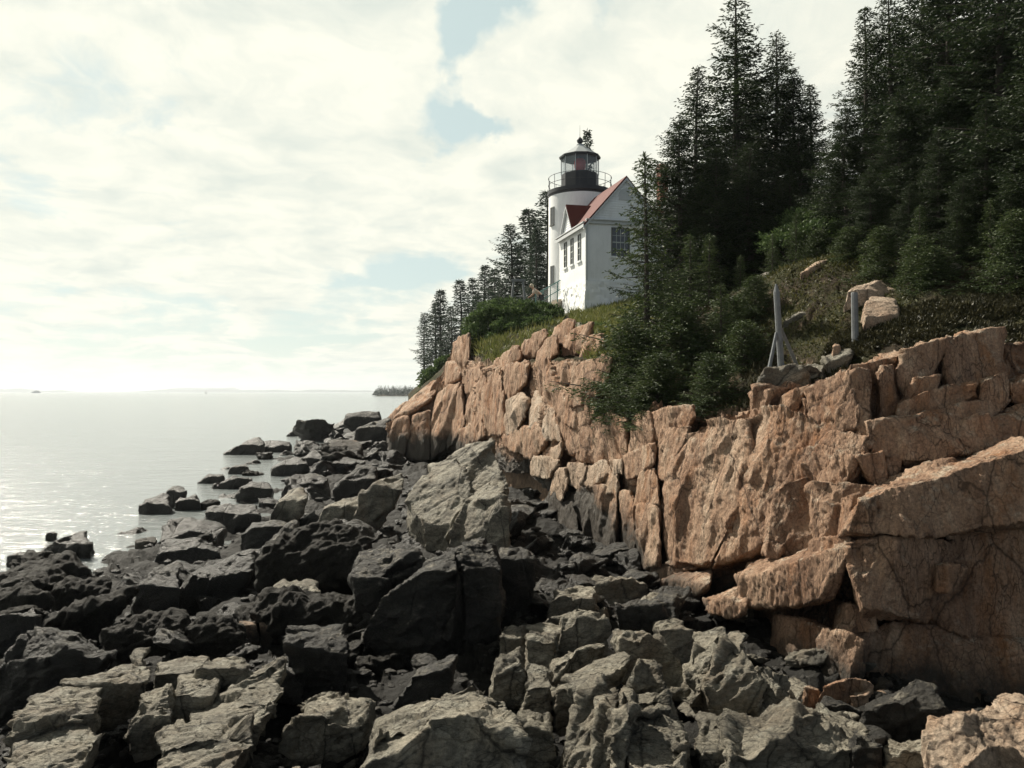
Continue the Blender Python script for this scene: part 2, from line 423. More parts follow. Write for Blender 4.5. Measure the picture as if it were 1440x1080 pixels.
low = RBF([(-11.5, 18, 0), (-10.3, 20.7, 0), (-9.6, 25, -.1), (-10, 30, -.05), (-13, 36, -.1), (-17, 52, -.1), (-20, 75, -.1), (-19, 100, -.1), (-12, 118, -.3),
           (-16, 18, -.8), (-16, 28, -1), (-24, 50, -1.5), (-30, 80, -2), (-30, 120, -2), (-45, 40, -4), (-25, 10, -1.5), (-14, 8, -.3), (-10, 4, .3), (-60, 120, -5), (0, 135, -2),
           (-8, 10, .45), (-8, 15, .3), (-5, 12, .55), (-2, 12, .75), (0, 12, .8), (2, 11, .85), (4, 9.5, .8), (6, 8.5, .75), (0, 6, 1.25), (-3, 6.5, 1.0), (3, 6, 1.35),
           (-2, 16, .85), (-3, 22, .9), (-6, 22, .5), (-5, 32, .8), (-8, 40, .6), (-12, 52, .5), (-13, 75, .8), (-14, 95, .8), (6, 4, 1.2), (-5, 3, .9), (0, 2, 1.4), (12, 8, .8), (5, 20, 1), (5, 60, 1)])
_e = [CP(px, py, 1.1) for px, py in ((1440, 500), (1350, 482), (1280, 495), (1220, 522), (1160, 530), (1100, 548), (1055, 570), (980, 572), (910, 578), (850, 512), (800, 506), (745, 510), (700, 512), (650, 492), (605, 552), (560, 578))]
up = RBF([tuple(v) for v in _e] + [tuple(P(*q)) for q in (
    (1440, 425, 14), (1340, 445, 14), (1250, 452, 14.5), (1203, 492, 14), (1095, 508, 13.6), (1215, 410, 16.5), (1150, 372, 18.5), (1080, 400, 19), (1000, 430, 23), (940, 470, 24), (900, 452, 34),
    (860, 452, 37), (820, 448, 41), (790, 445, 43.5), (760, 452, 41), (720, 470, 40), (680, 490, 41), (640, 500, 48), (610, 540, 60), (596, 541, 92), (545, 600, 50), (548, 597, 62), (560, 588, 76), (575, 574, 88), (588, 560, 100), (530, 600, 70), (520, 600, 85))] +
    [(5, 50, 9.2), (2, 52, 9.0), (10, 46, 9.6), (-2, 56, 8.0), (12, 60, 10), (-6, 70, 7), (-10, 92, 5), (-4, 95, 7), (15, 40, 10.5), (18, 28, 11), (18, 18, 10), (25, 14, 10), (14, 12, 7.5), (12, 22, 9.5), (30, 40, 12), (20, 90, 9), (40, 90, 11), (5, 110, 6), (20, 8, 8), (-9, 108, 2)])
def pxof(X, Y): return CX + F * X / Y
def land(X, Y):
    """height of the ground sheet: shore below, headland above the cliff"""
    X = np.atleast_1d(np.asarray(X, float)); Y = np.maximum(np.atleast_1d(np.asarray(Y, float)), .5)
    px = pxof(X, Y); zl = low(X, Y); zu = up(X, Y)
    w = W(px); top = cliffD(px, np.interp(px, Wpx, Tpy))
    s = np.clip((Y - top - 0.5) / np.maximum(.7, .03 * w), 0, 1); s = s * s * (3 - 2 * s)
    s = np.where(px < 530, 0, s)
    return zl * (1 - s) + zu * s
def landz(x, y): return float(land([x], [y])[0])
def hit(px, py, fn=land, d0=3.5, d1=130):
    D = np.geomspace(d0, d1, 900); X = (px - CX) / F * D; Z = CZ + (HOR - py) / F * D
    k = np.nonzero(Z <= fn(X, D))[0]
    return float(D[k[0]]) if len(k) else None

def gdisp(p, seed, amp): return amp * (0.40 * fbm(p * .9, 4, seed) + .30 * facet(p / .9, seed + 3, .5, .9, .1) + .12 * facet(p / .3, seed + 4, .6, .9, .1))
def ground_sheet(name, fn, pxs, Ds, mat, seed, amp, kind='structure'):
    A, B = np.meshgrid(pxs, Ds, indexing='ij'); X = ((A - CX) / F * B).ravel(); Y = B.ravel()
    Z = fn(X, Y); p = np.stack([X, Y, Z], 1)
    Z = Z + gdisp(p, seed, amp)
    n, m = A.shape; idx = np.arange(n * m).reshape(n, m)
    T = np.stack([idx[:-1, :-1], idx[1:, :-1], idx[1:, 1:], idx[:-1, 1:]], -1).reshape(-1, 4)
    return np.stack([X, Y, Z], 1), T

V, T = ground_sheet('shore', lambda X, Y: low(X, Y) - .28, np.linspace(-420, 1900, 620), np.geomspace(2.2, 135, 520), M['shore'], 5, 0.55)
shore = link('shore', mesh_from('shore', V, T, M['shore'])); shore['kind'] = 'structure'
def uponly(X, Y):
    px = pxof(X, Y); top = cliffD(px, np.interp(px, Wpx, Tpy)); zl = low(X, Y) - 1.0
    s = np.clip((Y - top - 0.7) / .5, 0, 1); return np.where(px < 535, zl, zl * (1 - s) + up(X, Y) * s)
V, T = ground_sheet('headland', uponly, np.linspace(574, 2300, 700), np.geomspace(8.5, 140, 420), M['soil'], 9, 0.30)
head = link('headland', mesh_from('headland', V, T, M['soil'])); head['kind'] = 'structure'

def water():
    t = NT('sea_water')
    v = t.scale(t.pos, (.55, 1.0, 1), (0, 0, -12))
    w1 = t.noise(.22, 4, .5, v); w2 = t.noise(1.1, 6, .6, v); w3 = t.noise(5.5, 4, .6, v)
    h = t.math('ADD', t.math('MULTIPLY', w1, .8), t.math('ADD', t.math('MULTIPLY', w2, .62), t.math('MULTIPLY', w3, .24)))
    m = t.done((.20, .22, .22), .12, t.bump(h, 1.0, .19), 1.0)
    t.b.inputs['IOR'].default_value = 1.33
    return m
xs = [-16000, -3000, -600, -120, -40, 0, 40, 120, 600, 3000, 12000]; ys = [-60, 0, 10, 20, 40, 80, 160, 400, 1500, 5000, 16000]
V = np.array([(x, y, 0) for x in xs for y in ys], float); n = len(ys)
T = [(i * n + j, (i + 1) * n + j, (i + 1) * n + j + 1, i * n + j + 1) for i in range(len(xs) - 1) for j in range(n - 1)]
sea = link('water', mesh_from('water', V, T, water())); sea['kind'] = 'structure'

# ------------------------------------------------------------------ rock maker
def hull_obj(hulls):
    bm = bmesh.new()
    for pts in hulls:
        b2 = bmesh.new()
        vs_ = [b2.verts.new(tuple(map(float, p))) for p in pts]
        r = bmesh.ops.convex_hull(b2, input=vs_)
        junk = [g for g in r['geom_interior'] if isinstance(g, bmesh.types.BMVert)] + [g for g in r['geom_unused'] if isinstance(g, bmesh.types.BMVert)]
        if junk: bmesh.ops.delete(b2, geom=list(set(junk)), context='VERTS')
        me = bpy.data.meshes.new('t'); b2.to_mesh(me); b2.free(); bm.from_mesh(me); bpy.data.meshes.remove(me)
    me = bpy.data.meshes.new('t'); bm.to_mesh(me); bm.free()
    return me
def solid(hulls, e):
    me = hull_obj(hulls); o = bpy.data.objects.new('t', me); C.objects.link(o)
    m = o.modifiers.new('r', 'REMESH'); m.mode = 'VOXEL'; m.voxel_size = e
    s = o.modifiers.new('s', 'SMOOTH'); s.iterations = 1; s.factor = .5
    dg = bpy.context.evaluated_depsgraph_get(); ev = o.evaluated_get(dg); r = ev.to_mesh()
    n = len(r.vertices); V = np.empty(n * 3, np.float32); r.vertices.foreach_get('co', V); V = V.reshape(-1, 3)
    Nn = np.empty(n * 3, np.float32); r.vertices.foreach_get('normal', Nn); Nn = Nn.reshape(-1, 3)
    T = np.empty(len(r.loops), np.int32); r.loops.foreach_get('vertex_index', T); T = T.reshape(-1, 4)
    V, Nn, T = V.copy(), Nn.copy(), T.copy()
    ev.to_mesh_clear(); bpy.data.objects.remove(o); bpy.data.meshes.remove(me)
    return V, Nn, T
RG, RS, RW = rotm(0, 13, 20), rotm(0, 42, 25), rotm(10, 20, 0)
def displace(V, Nn, style, size, e, seed):
    p = V.astype(np.float32); N0 = Nn
    w = p + 0.06 * np.stack([vnoise(p * 2.1, 91), vnoise(p * 2.1, 92), vnoise(p * 2.1, 93)], 1)
    k = min(1.0, size / 1.2)
    small = np.array([1, 1, .6])
    if style == 'granite':
        A = np.array([1.1, 1.1, .40]); V, Nn = planar(V, Nn, (w @ RG.T) * A / .85, seed, .8, .20, .16 * k, N0)
        A = np.array([1.3, 1.3, .30]); V, Nn = planar(V, Nn, (w @ RG.T) * A / .34, seed + 1, .8, .19, .048, N0)
        V, Nn = planar(V, Nn, (w @ RG.T) * A / .13, seed + 2, .7, .26, .020, N0)
        d = .016 * facet((w @ RG.T) * A / .055, seed + 3, .7, 1, .3) + .008 * fbm(p * 6, 4, 3) - .03 * np.clip(fbm((w @ RG.T) * np.array([5, 5, .7]), 3, seed) - .45, 0, 1)
    elif style == 'slab':
        A = np.array([.55, .8, 2.0]); V, Nn = planar(V, Nn, (w @ RS.T) * A / 1.3, seed, .85, .20, .18 * k, N0)
        V, Nn = planar(V, Nn, (w @ RS.T) * A / .5, seed + 1, .8, .17, .06, N0)
        V, Nn = planar(V, Nn, (w @ RS.T) * A / .17, seed + 2, .75, .24, .024, N0)
        d = .012 * facet((w @ RS.T) * A / .07, seed + 3, .7, 1, .4) + .006 * fbm(p * 6, 4, 3)
    elif style == 'schist':
        A = np.array([.55, .8, 2.2]); V, Nn = planar(V, Nn, (w @ RS.T) * A / .95, seed, .8, .28, .17 * k, N0)
        V, Nn = planar(V, Nn, (w @ RS.T) * A / .38, seed + 1, .8, .34, .085, N0)
        V, Nn = planar(V, Nn, (w @ RS.T) * A / .15, seed + 2, .75, .36, .036, N0)
        d = .016 * facet((w @ RS.T) * A / .06, seed + 3, .7, 1, .3) + .008 * fbm(p * 6, 4, 3)
    elif style == 'weed':
        d = .10 * k * facet(w / .7, seed, .6, .9, .1) + .06 * fbm(w * 2.2, 3, 7) + .06 * np.abs(fbm((w @ RW.T) * np.array([1, 1, 2.]) * 6, 4, 8)) + .03 * fbm(p * 18, 3, 5)
    else:
        A = np.array([.7, .9, 1.5]); V, Nn = planar(V, Nn, (w @ RS.T) * A / .8, seed, .75, .26, .15 * k, N0)
        V, Nn = planar(V, Nn, (w @ RS.T) * A / .28, seed + 1, .7, .32, .065, N0)
        V, Nn = planar(V, Nn, w * A / .11, seed + 2, .6, .34, .026, N0)
        d = .014 * facet(w / .06, seed + 3, .7, 1, .3) + .014 * fbm(p * 5, 4, 3)
    return V + Nn * d[:, None]
def relax(V, T, lam=.45):
    n = len(V); acc = np.zeros((n, 3)); cnt = np.zeros(n)
    for i in range(4):
        a, b = T[:, i], T[:, (i + 1) % 4]
        for k in range(3): acc[:, k] += np.bincount(a, V[b, k], n) + np.bincount(b, V[a, k], n)
        cnt += np.bincount(a, minlength=n) + np.bincount(b, minlength=n)
    A = acc / np.maximum(cnt, 1)[:, None]; dv = A - V
    big = np.clip(np.linalg.norm(dv, axis=1) / .025, 0, 1)[:, None]       # only the ragged edges move
    return (V + dv * lam * (.12 + .88 * big)).astype(np.float32)
NV = 0
def rock(name, hulls, mat, style, D, seed, parent=None, e=None):
    global NV
    e = e or max(.017, D * .0027)
    allp = np.concatenate([np.array(h) for h in hulls]); ext = allp.max(0) - allp.min(0); size = float(np.sort(ext)[1])
    V, Nn, T = solid(hulls, e)
    V = relax(displace(V, Nn, style, size, e, seed), T); NV += len(V)
    base = np.array([(allp[:, 0].min() + allp[:, 0].max()) / 2, (allp[:, 1].min() + allp[:, 1].max()) / 2, allp[:, 2].min()], np.float32)
    if parent is None: return link(name, mesh_from(name, V - base, T, mat), None, tuple(map(float, base)))
    return link(name, mesh_from(name, V - np.array(parent.location, np.float32), T, mat), parent)

rng = np.random.default_rng(7)
def close_hull(front, T, bulge, down=.3):
    """front: visible points; adds crest bulges and a back so that the block is a real solid"""
    f = np.array(front); c = f.mean(0); ext = f.max(0) - f.min(0); s = float(max(ext[0], ext[2]))
    pts = [f]
    v = np.array([-c[0], -c[1], CZ + 1.5 - c[2]]); v /= np.linalg.norm(v)
    for k in range(4):
        w = rng.dirichlet(np.ones(len(f)) * .9); q = (w[:, None] * f).sum(0) * .75 + c * .25
        pts.append((q + v * bulge * s * rng.uniform(.3, 1))[None])
    b = (f - c) * np.array([.90, 1, .9]) + c; g = 1 + T / c[1]; zb = np.minimum(CZ + (b[:, 2] - CZ) * g, b[:, 2]) - .12 * ext[2]; b = np.c_[b[:, :2] * g, zb]; pts.append(b)
    lo = f[f[:, 2] < c[2]]
    if down: pts.append(lo * (1 + np.array([.12 * s / c[1], .12 * s / c[1], 0])) + np.array([0, 0, -down]))
    return np.concatenate(pts)

# ------------------------------------------------------------------ the granite cliff
cliff = empty('cliff', tuple(CP(1100, 860, .5)), kind='structure')
def curtain():
    pxs = np.interp(np.linspace(0, 1, 1100), [0, .28, 1], [541, 760, 1900]); rows = np.linspace(-.12, 1.0, 330)
    out = []
    for px in pxs:
        b, t = np.interp(px, Wpx, Bpy), np.interp(px, Wpx, Tpy) + 6
        py = b + (t - b) * rows; D = cliffD(px, py) + .55 + (.006 * W(px))
        q = np.stack([(px - CX) / F * D, D, CZ + (HOR - py) / F * D], 1)
        tip = q[-1]; k = np.linspace(.15, 2.2, 14)[:, None]
        ext = tip + k * np.array([.25, 1, -.02]); out.append(np.r_[q, ext])
    G = np.array(out); n, m, _ = G.shape; Vv = G.reshape(-1, 3).astype(np.float32)
    idx = np.arange(n * m).reshape(n, m)
    du = np.gradient(G, axis=0); dv = np.gradient(G, axis=1); Nn = np.cross(du, dv); Nn /= np.linalg.norm(Nn, axis=2, keepdims=True) + 1e-9
    Nn = Nn.reshape(-1, 3); Nn = np.where((Nn[:, 1] > 0)[:, None], -Nn, Nn)
    w = Vv + .1 * np.stack([vnoise(Vv * 1.7, 91), vnoise(Vv * 1.7, 92), vnoise(Vv * 1.7, 93)], 1)
    A = np.array([1, 1, .42]); Nn = Nn.astype(np.float32)
    Vv, Nn = planar(Vv, Nn, (w @ RG.T) * A / 1.6, 3, .9, .30, .40); Vv, Nn = planar(Vv, Nn, (w @ RG.T) * A / .6, 4, .8, .3, .15)
    Vv, Nn = planar(Vv, Nn, (w @ RG.T) * A / .24, 5, .75, .3, .05)
    d = .05 * facet((w @ RG.T) * A / .12, 6, .6, 1, .2) + .02 * fbm(Vv * 4, 4, 3)
    Vv = Vv + Nn * d[:, None]
    Tt = np.stack([idx[:-1, :-1], idx[1:, :-1], idx[1:, 1:], idx[:-1, 1:]], -1).reshape(-1, 4)
    return link('rock_face', mesh_from('rock_face', Vv - np.array(cliff.location, np.float32), Tt, M['granite']), cliff)
curtain()
SEED = [100]
def cb(outline, off=0.0, T=1.1, bulge=.10, mat='granite', style='granite', name='granite_block', down=.15, e=None):
    SEED[0] += 5
    f = np.array([CP(q[0], q[1], off + (q[2] if len(q) > 2 else 0)) for q in outline])
    D = float(f[:, 1].min())
    return rock(name, [close_hull(f, T * max(.6, D / 14), bulge, down)], M[mat], style, D, SEED[0], cliff, e)
G, PG = 'granite', 'pale_granite'
# upper right
cb([(1321,505),(1332,482),(1345,470),(1375,462),(1402,461),(1412,505),(1402,522),(1375,537),(1332,538)], .2, 1.0, .12)
cb([(1256,522),(1272,492),(1315,475),(1337,474),(1323,505),(1320,525),(1302,527),(1270,555),(1260,540)], .15, .9, .10)
cb([(1270,552),(1287,527),(1320,526),(1322,540),(1297,550),(1270,558)], -.05, .7, .08)
cb([(1231,532),(1242,512),(1250,509),(1266,555),(1252,576),(1237,577)], .05, .8, .15)
cb([(1227,511),(1242,507),(1236,524),(1229,530)], .2, .6, .1)
cb([(1132,557),(1155,533),(1195,520),(1220,517),(1224,575),(1217,606),(1180,611),(1142,612),(1137,595)], -.15, 1.1, .05)
cb([(1107,587),(1117,575),(1130,560),(1140,595),(1127,612),(1110,612)], 0, .8, .12)
cb([(1255,592),(1258,566,.1),(1295,552,.1),(1335,540,.1),(1370,536,.15),(1374,552),(1330,567),(1287,585),(1265,591)], -.12, .8, .04)
cb([(1375,535),(1417,519),(1422,527),(1409,552),(1375,553)], -.1, .7, .08)
cb([(1412,540),(1440,522),(1500,515),(1500,560),(1420,556)], .0, 1, .1)
cb([(1217,590),(1240,587),(1280,596),(1335,569,.15),(1417,553,.25),(1430,558,.2),(1345,630,-.1),(1320,647),(1280,646),(1240,637),(1220,625)], -.22, 1.2, .07)
cb([(1340,628),(1352,600),(1400,585),(1432,568,.2),(1480,558,.2),(1500,610),(1440,628),(1392,640)], -.18, 1.2, .07)
# long bright slab and the wall under it
cb([(1246,676,.95),(1285,658,1.1),(1335,640,1.2),(1385,644,1.2),(1440,622,1.25),(1520,600,1.3),(1205,707),(1240,700),(1270,684),(1322,683),(1345,675),(1392,664),(1440,640),(1520,610),
    (1186,746),(1230,753),(1300,745),(1340,750),(1440,729),(1520,715)], -1.15, 2.0, .04, mat=PG if False else G)
cb([(1190,762),(1225,756),(1262,752),(1330,756),(1345,800,.25),(1300,868,.35),(1265,848,.05),(1212,850),(1205,830),(1196,800)], -.95, 1.2, .06)
cb([(1330,752,.2),(1440,735,.35),(1520,725,.3),(1520,950,.9),(1420,925,.9),(1330,890,.7),(1300,866,.5)], -.85, 1.4, .05)
cb([(1262,752),(1266,795),(1258,800),(1252,770)], -1.1, .6, .05)
cb([(1316,795),(1345,790),(1362,797),(1340,818),(1318,815)], -.9, .8, .1)
# ledge running to the yellow slab
cb([(1055,788,.75),(1100,775,.6),(1150,763,.5),(1192,752,.4),(1197,772),(1167,783),(1120,796),(1080,808),(1038,816),(1165,832,.1),(1130,842,.1),(1092,846,.1),(1045,832)], -1.05, 1.1, .03)
cb([(1137,770),(1152,756),(1182,749),(1197,756),(1190,772),(1165,780)], -.9, .7, .1)
cb([(991,841),(1020,831,.25),(1050,819,.3),(1052,852),(1037,857),(1000,851)], -1.05, .8, .03)
cb([(929,819),(948,808,.2),(970,801,.3),(1002,806,.3),(999,822),(967,838),(953,836)], -.5, .8, .05)
cb([(914,795),(935,791,.2),(985,797,.2),(940,806),(917,812)], -.2, .8, .03)
cb([(1080,882),(1090,862),(1130,873),(1147,875),(1180,890),(1142,945),(1095,928)], -.5, 1, .07)
cb([(1145,876),(1180,890),(1220,897),(1216,925),(1195,948),(1142,947)], -.7, 1, .08)
cb([(1172,885),(1177,862),(1192,845),(1212,850),(1235,872),(1205,876)], -.5, .9, .06)
cb([(1205,905),(1240,872),(1300,875),(1440,890),(1540,930),(1540,1030),(1330,1000),(1215,960)], -.25, 1.2, .05)
cb([(1180,700),(1205,690),(1214,735),(1186,748)], -.75, .8, .08)
# the big wall
cb([(930,700),(940,665),(962,615),(980,597),(1012,597),(1052,588),(1060,640),(1055,690),(1030,725),(1000,792),(932,792)], -.25, 1.4, .04)
cb([(1050,590),(1090,575),(1105,612),(1162,622),(1216,612),(1226,626),(1212,660),(1180,692),(1130,662),(1080,707),(1065,772),(1003,796),(1028,724),(1055,690)], -.22, 1.4, .04)
cb([(1075,703,-.35),(1090,690,-.3),(1133,668),(1142,700,.1),(1150,764,.1),(1105,771,-.25),(1076,766,-.4)], -.40, 1.0, .05)
cb([(1140,682,-.25),(1190,678),(1232,690),(1202,742),(1172,738),(1145,764,-.25)], -.40, 1.0, .07)
cb([(1085,660),(1120,630),(1160,621),(1205,640),(1190,680),(1132,664)], -.32, 1.0, .06)
cb([(1200,640),(1235,632),(1252,660),(1240,674),(1230,673),(1205,650)], -.4, .6, .1)
cb([(1242,642),(1265,639),(1265,652),(1252,658)], -.2, .5, .12)
cb([(1231,675),(1245,673),(1247,686),(1232,691)], -.35, .4, .12)
cb([(1055,550),(1090,545),(1088,562),(1073,575),(1060,578)], .0, .8, .08)
cb([(1090,575),(1098,556),(1140,540),(1132,556),(1110,585)], .0, .8, .08)
# clefts and pillars left of the wall
cb([(884,627),(887,592),(900,575),(915,577),(920,602),(917,622),(890,633)], -.1, .9, .1)
cb([(915,578),(945,570),(972,567),(980,585),(960,602),(940,598),(917,611)], .0, 1, .1)
cb([(877,647),(892,632),(920,621),(923,650),(890,667),(877,660)], -.35, .8, .1)
cb([(920,622),(935,597),(975,597),(962,618),(942,667),(923,664)], -.2, .9, .08)
cb([(896,682),(900,665),(917,655),(927,672),(927,702),(896,703)], -.4, .6, .1)
cb([(895,704),(922,709),(928,732),(928,787),(912,792),(895,791)], -.35, .7, .08)
cb([(872,692),(885,686),(894,705),(894,779),(872,777)], -.15, .7, .08)
cb([(815,690),(837,679,.3),(870,684,.3),(868,692),(838,698),(812,730),(838,765),(866,778)], -.5, 1, .04)
for o in ([(819,672),(827,655),(855,645),(861,665),(832,680)], [(850,680),(857,660),(870,664),(871,687),(852,687)], [(858,645),(875,645),(875,658),(862,660)], [(795,672),(803,650),(822,648),(828,662),(815,684)], [(775,690),(778,662),(797,655),(800,680),(790,700)]):
    cb(o, -.55, .6, .12, PG)
cb([(790,597),(835,585),(867,577),(882,590),(882,640),(867,645),(825,641),(795,626)], -.1, 1, .08)
cb([(770,700),(773,690),(812,690),(814,790),(790,800),(768,780)], -.3, 1, .08)
# the tan slabs left of centre
cb([(756,502),(772,502),(775,560),(795,590),(817,596),(822,633),(797,633),(785,582),(755,540)], -.4, 1.2, .03)
cb([(775,537),(802,542),(812,567),(840,565),(835,583),(817,596),(795,590)], -.5, 1, .05)
cb([(801,542,-.5),(808,522,-.4),(822,508,-.1),(852,497),(861,503),(858,535,.4),(837,562,.2),(805,566,-.5)], -.45, 1, .12)
cb([(777,517),(795,505),(817,510),(802,532),(785,533)], -.15, 1, .12)
cb([(712,570),(722,558,.4),(735,549,.6),(742,562),(742,576),(727,603),(712,608)], -.5, 1, .06, PG)
cb([(745,562,.4),(755,547,.8),(780,575,.2),(790,615),(768,612),(745,587)], -.5, 1, .06, PG)
cb([(705,612),(727,602),(767,590),(770,620),(752,641),(732,633),(710,623)], -.4, 1, .12)
cb([(774,632),(790,620),(793,632),(782,646),(775,646)], -.6, .7, .1, PG)
cb([(745,650),(752,640),(775,640),(790,650),(770,668),(748,664)], -.6, .8, .1, PG)
cb([(655,595),(660,550),(682,525),(705,515),(710,560),(712,607),(682,608)], -.35, 1.2, .12)
cb([(705,517),(725,507),(745,510),(742,532),(715,560),(706,552)], .0, 1.2, .1)
cb([(640,632),(645,608),(660,595),(680,585),(685,610),(662,628)], -.6, 1, .1)
cb([(627,632),(629,562),(650,535),(655,595),(645,610),(640,633)], -.2, 1.2, .08)
cb([(607,580),(615,552),(632,540),(650,535),(630,562),(627,633),(605,646)], -.2, 1.2, .08)
cb([(572,636),(577,585),(585,580),(607,575),(605,646),(570,644)], -.3, 1.2, .06)
cb([(547,636),(551,590),(575,582),(578,600),(570,640)], -.4, 1.2, .06)
cb([(552,590),(580,556,1.5),(615,532,1.5),(625,535,1),(607,560),(575,583)], .0, 1.6, .06)
cb([(625,540),(627,507),(642,505),(650,527),(630,541)], .1, 1.4, .08)
cb([(634,505),(640,477),(660,466),(662,497),(650,527),(642,506)], .2, 1.4, .1)
cb([(650,522),(675,512),(682,523),(660,552),(655,541)], .0, 1.2, .1)
for o, off in (([(541,592),(556,577),(574,562),(578,572),(560,588)], 6), ([(570,570),(588,553),(604,543),(612,545),(600,560),(578,576)], 7), ([(598,552),(612,536),(626,527),(630,540),(612,556)], 5)):
    cb(o, off, 3.0, .08)
# strata climbing to the house
for o, off in (([(695,507),(710,495),(728,484),(735,498),(712,512)], .8), ([(725,500),(745,475),(765,462),(772,470),(752,498)], 2.0), ([(752,505),(765,478),(782,468),(786,490),(770,505)], 1.6),
               ([(772,478),(785,455),(803,446),(812,452),(795,478)], 4.5), ([(790,497),(796,470),(815,456),(835,452),(826,478),(806,500)], 3.0), ([(815,497),(826,474),(845,466),(852,480),(836,500)], 2.0)):
    cb([(a, b) for a, b in o], off, 1.8, .12, name='strata_block')
# ------------------------------------------------------------------ outcrops and boulders of the shore: each one a thing
def face(outline, D0, L1, L2, f, kx):
    """points of a rock's visible side: steep (L1) up to a break, flatter (L2) above it, turned by kx"""
    o = np.array(outline, float); lo, hi = o[:, 1].max(), o[:, 1].min(); brk = lo + (hi - lo) * f
    pxm = (o[:, 0].min() + o[:, 0].max()) / 2; Xc = (pxm - CX) / F * D0; Zb = CZ + (HOR - lo) / F * D0
    def d1(px, py):
        a, b = (px - CX) / F, (HOR - py) / F
        return (D0 - kx * Xc + L1 * (CZ - Zb)) / (1 - kx * a - L1 * b)
    def d(px, py):
        if py >= brk: return d1(px, py)
        Db = d1(px, brk); Zk = CZ + (HOR - brk) / F * Db; b = (HOR - py) / F
        return (Db + L2 * (CZ - Zk)) / (1 - L2 * b)
    pts = [P(x, y, d(x, y)) for x, y in o]
    n = len(o)
    for i in range(n):
        (x0, y0), (x1, y1) = o[i], o[(i + 1) % n]
        if (y0 - brk) * (y1 - brk) < 0:
            k = (brk - y0) / (y1 - y0); x = x0 + (x1 - x0) * k; pts.append(P(x, brk, d(x, brk)))
    return np.array(pts)
def outcrop(name, label, outlines, mat='schist', style=None, L1=.3, L2=1.4, f=.6, kx=0.0, D=None, T=None, bulge=.06, cat='rock', group=None, down=.4, e=None):
    SEED[0] += 5
    if not isinstance(outlines[0], dict) and isinstance(outlines[0][0], (int, float)): outlines = [outlines]
    hulls = []; Dm = 1e9
    for i, o in enumerate(outlines):
        kw = dict(L1=L1, L2=L2, f=f, kx=kx)
        if isinstance(o, dict): kw.update({k: v for k, v in o.items() if k != 'o'}); dd = kw.pop('D', D); o = o['o']
        else: dd = D
        a = np.array(o, float); pxm = (a[:, 0].min() + a[:, 0].max()) / 2
        d0 = dd or hit(pxm, min(a[:, 1].max(), 1400), low) or 60
        fr = face(o, d0, **kw); ext = fr.max(0) - fr.min(0)
        t = T or max(.5, .55 * ext[0]) ; hulls.append(close_hull(fr, t, bulge, down * min(1.5, d0 / 10))); Dm = min(Dm, d0)
    ob = rock(name, hulls, M[mat], style or {'schist': 'schist', 'weed': 'weed', 'dark_rock': 'dark'}.get(mat, 'granite'), Dm, SEED[0], None, e)
    return tag(ob, label, cat, group)
S, K, WD = 'schist', 'dark_rock', 'weed'
def o_(o, **k): return dict(o=o, **k)
# grey outcrop under the cliff
outcrop('outcrop', 'big smooth pale grey outcrop in the middle, leaning against the foot of the cliff',
        [o_([(568,695),(592,672),(607,657),(640,640),(665,690),(640,742),(598,742),(591,726)], D=16.6, L1=1.1, L2=1.4, kx=-.5), o_([(607,657),(637,632),(690,612),(702,650),(712,690),(640,700)], D=18.0, L1=1.3, L2=1.3, kx=-.5),
         o_([(634,755),(655,700),(690,672),(708,690),(718,715),(717,753)], D=15.6, L1=.9, L2=1.3, kx=-.7)], S, style='slab', bulge=.04)
outcrop('outcrop', 'dark massive outcrop in the centre with a shadowed front and sunlit crest',
        [o_([(495,797),(508,778),(529,769),(579,770),(592,790),(560,805),(530,835),(500,832)], D=10.9, L1=.5, L2=1.8, f=.35), o_([(508,890),(540,838),(570,816),(605,795),(642,776),(648,850),(610,935),(540,938)], D=9.7, L1=.05, L2=1.5, f=.8),
         o_([(640,800),(655,768),(673,755),(693,772),(703,795),(705,850),(678,907),(640,915)], D=10.0, L1=.05, L2=1.5, f=.72), o_([(600,795),(640,773),(676,755),(690,770),(650,790)], D=11.3, L1=.3, L2=1.5, f=.3)], K, T=1.8, bulge=.03)
outcrop('boulder', 'flat dark rock wedged between the central dark outcrop and the cleft', [(690,800),(703,775),(722,762),(738,770),(752,780),(745,830),(712,850)], K, L1=.1, L2=1.6, f=.7)
# foreground left
outcrop('ledge', 'arched pale ledge in the lower left corner of the shore', [o_([(19,1060),(28,1017),(47,988),(107,966),(132,985),(104,1023),(80,1060)], D=6.4, L1=1.2, L2=1.6), o_([(100,985),(107,966),(157,941),(201,919),(217,937),(214,958),(150,985)], D=7.5, L1=.5, L2=1.9, f=.3)], S, 'slab', T=.9)
outcrop('ledge', 'low cracked slab in front of the arched pale ledge', [(10,1095),(19,1058),(75,1022),(138,1040),(118,1066),(100,1100)], S, 'slab', L1=1.2, L2=2, f=.4, D=5.9)
outcrop('ledge', 'small fractured grey ledge between the arched ledge and the long pale slab', [(186,1007),(201,985),(239,960),(246,1010),(214,1030),(192,1026)], S, L1=.6, L2=1.6, f=.35, D=6.8)
outcrop('ledge', 'pale flat rock at the upper edge of the foreground ledges', [(217,950),(217,932),(277,925),(293,929),(261,951),(245,960)], S, 'slab', L1=.2, L2=2.2, f=.2, D=7.9)
outcrop('ledge', 'smooth rounded slab topping the foreground ledges', [(274,950),(299,926),(343,921),(356,936),(335,958),(308,968)], S, 'slab', L1=.5, L2=2.0, f=.3, D=7.7)
outcrop('ledge', 'pale split slab just below the smooth rounded one', [(242,995),(252,960),(274,949),(308,962),(300,985),(270,996)], S, 'slab', L1=.6, L2=1.9, f=.3, D=7.2)
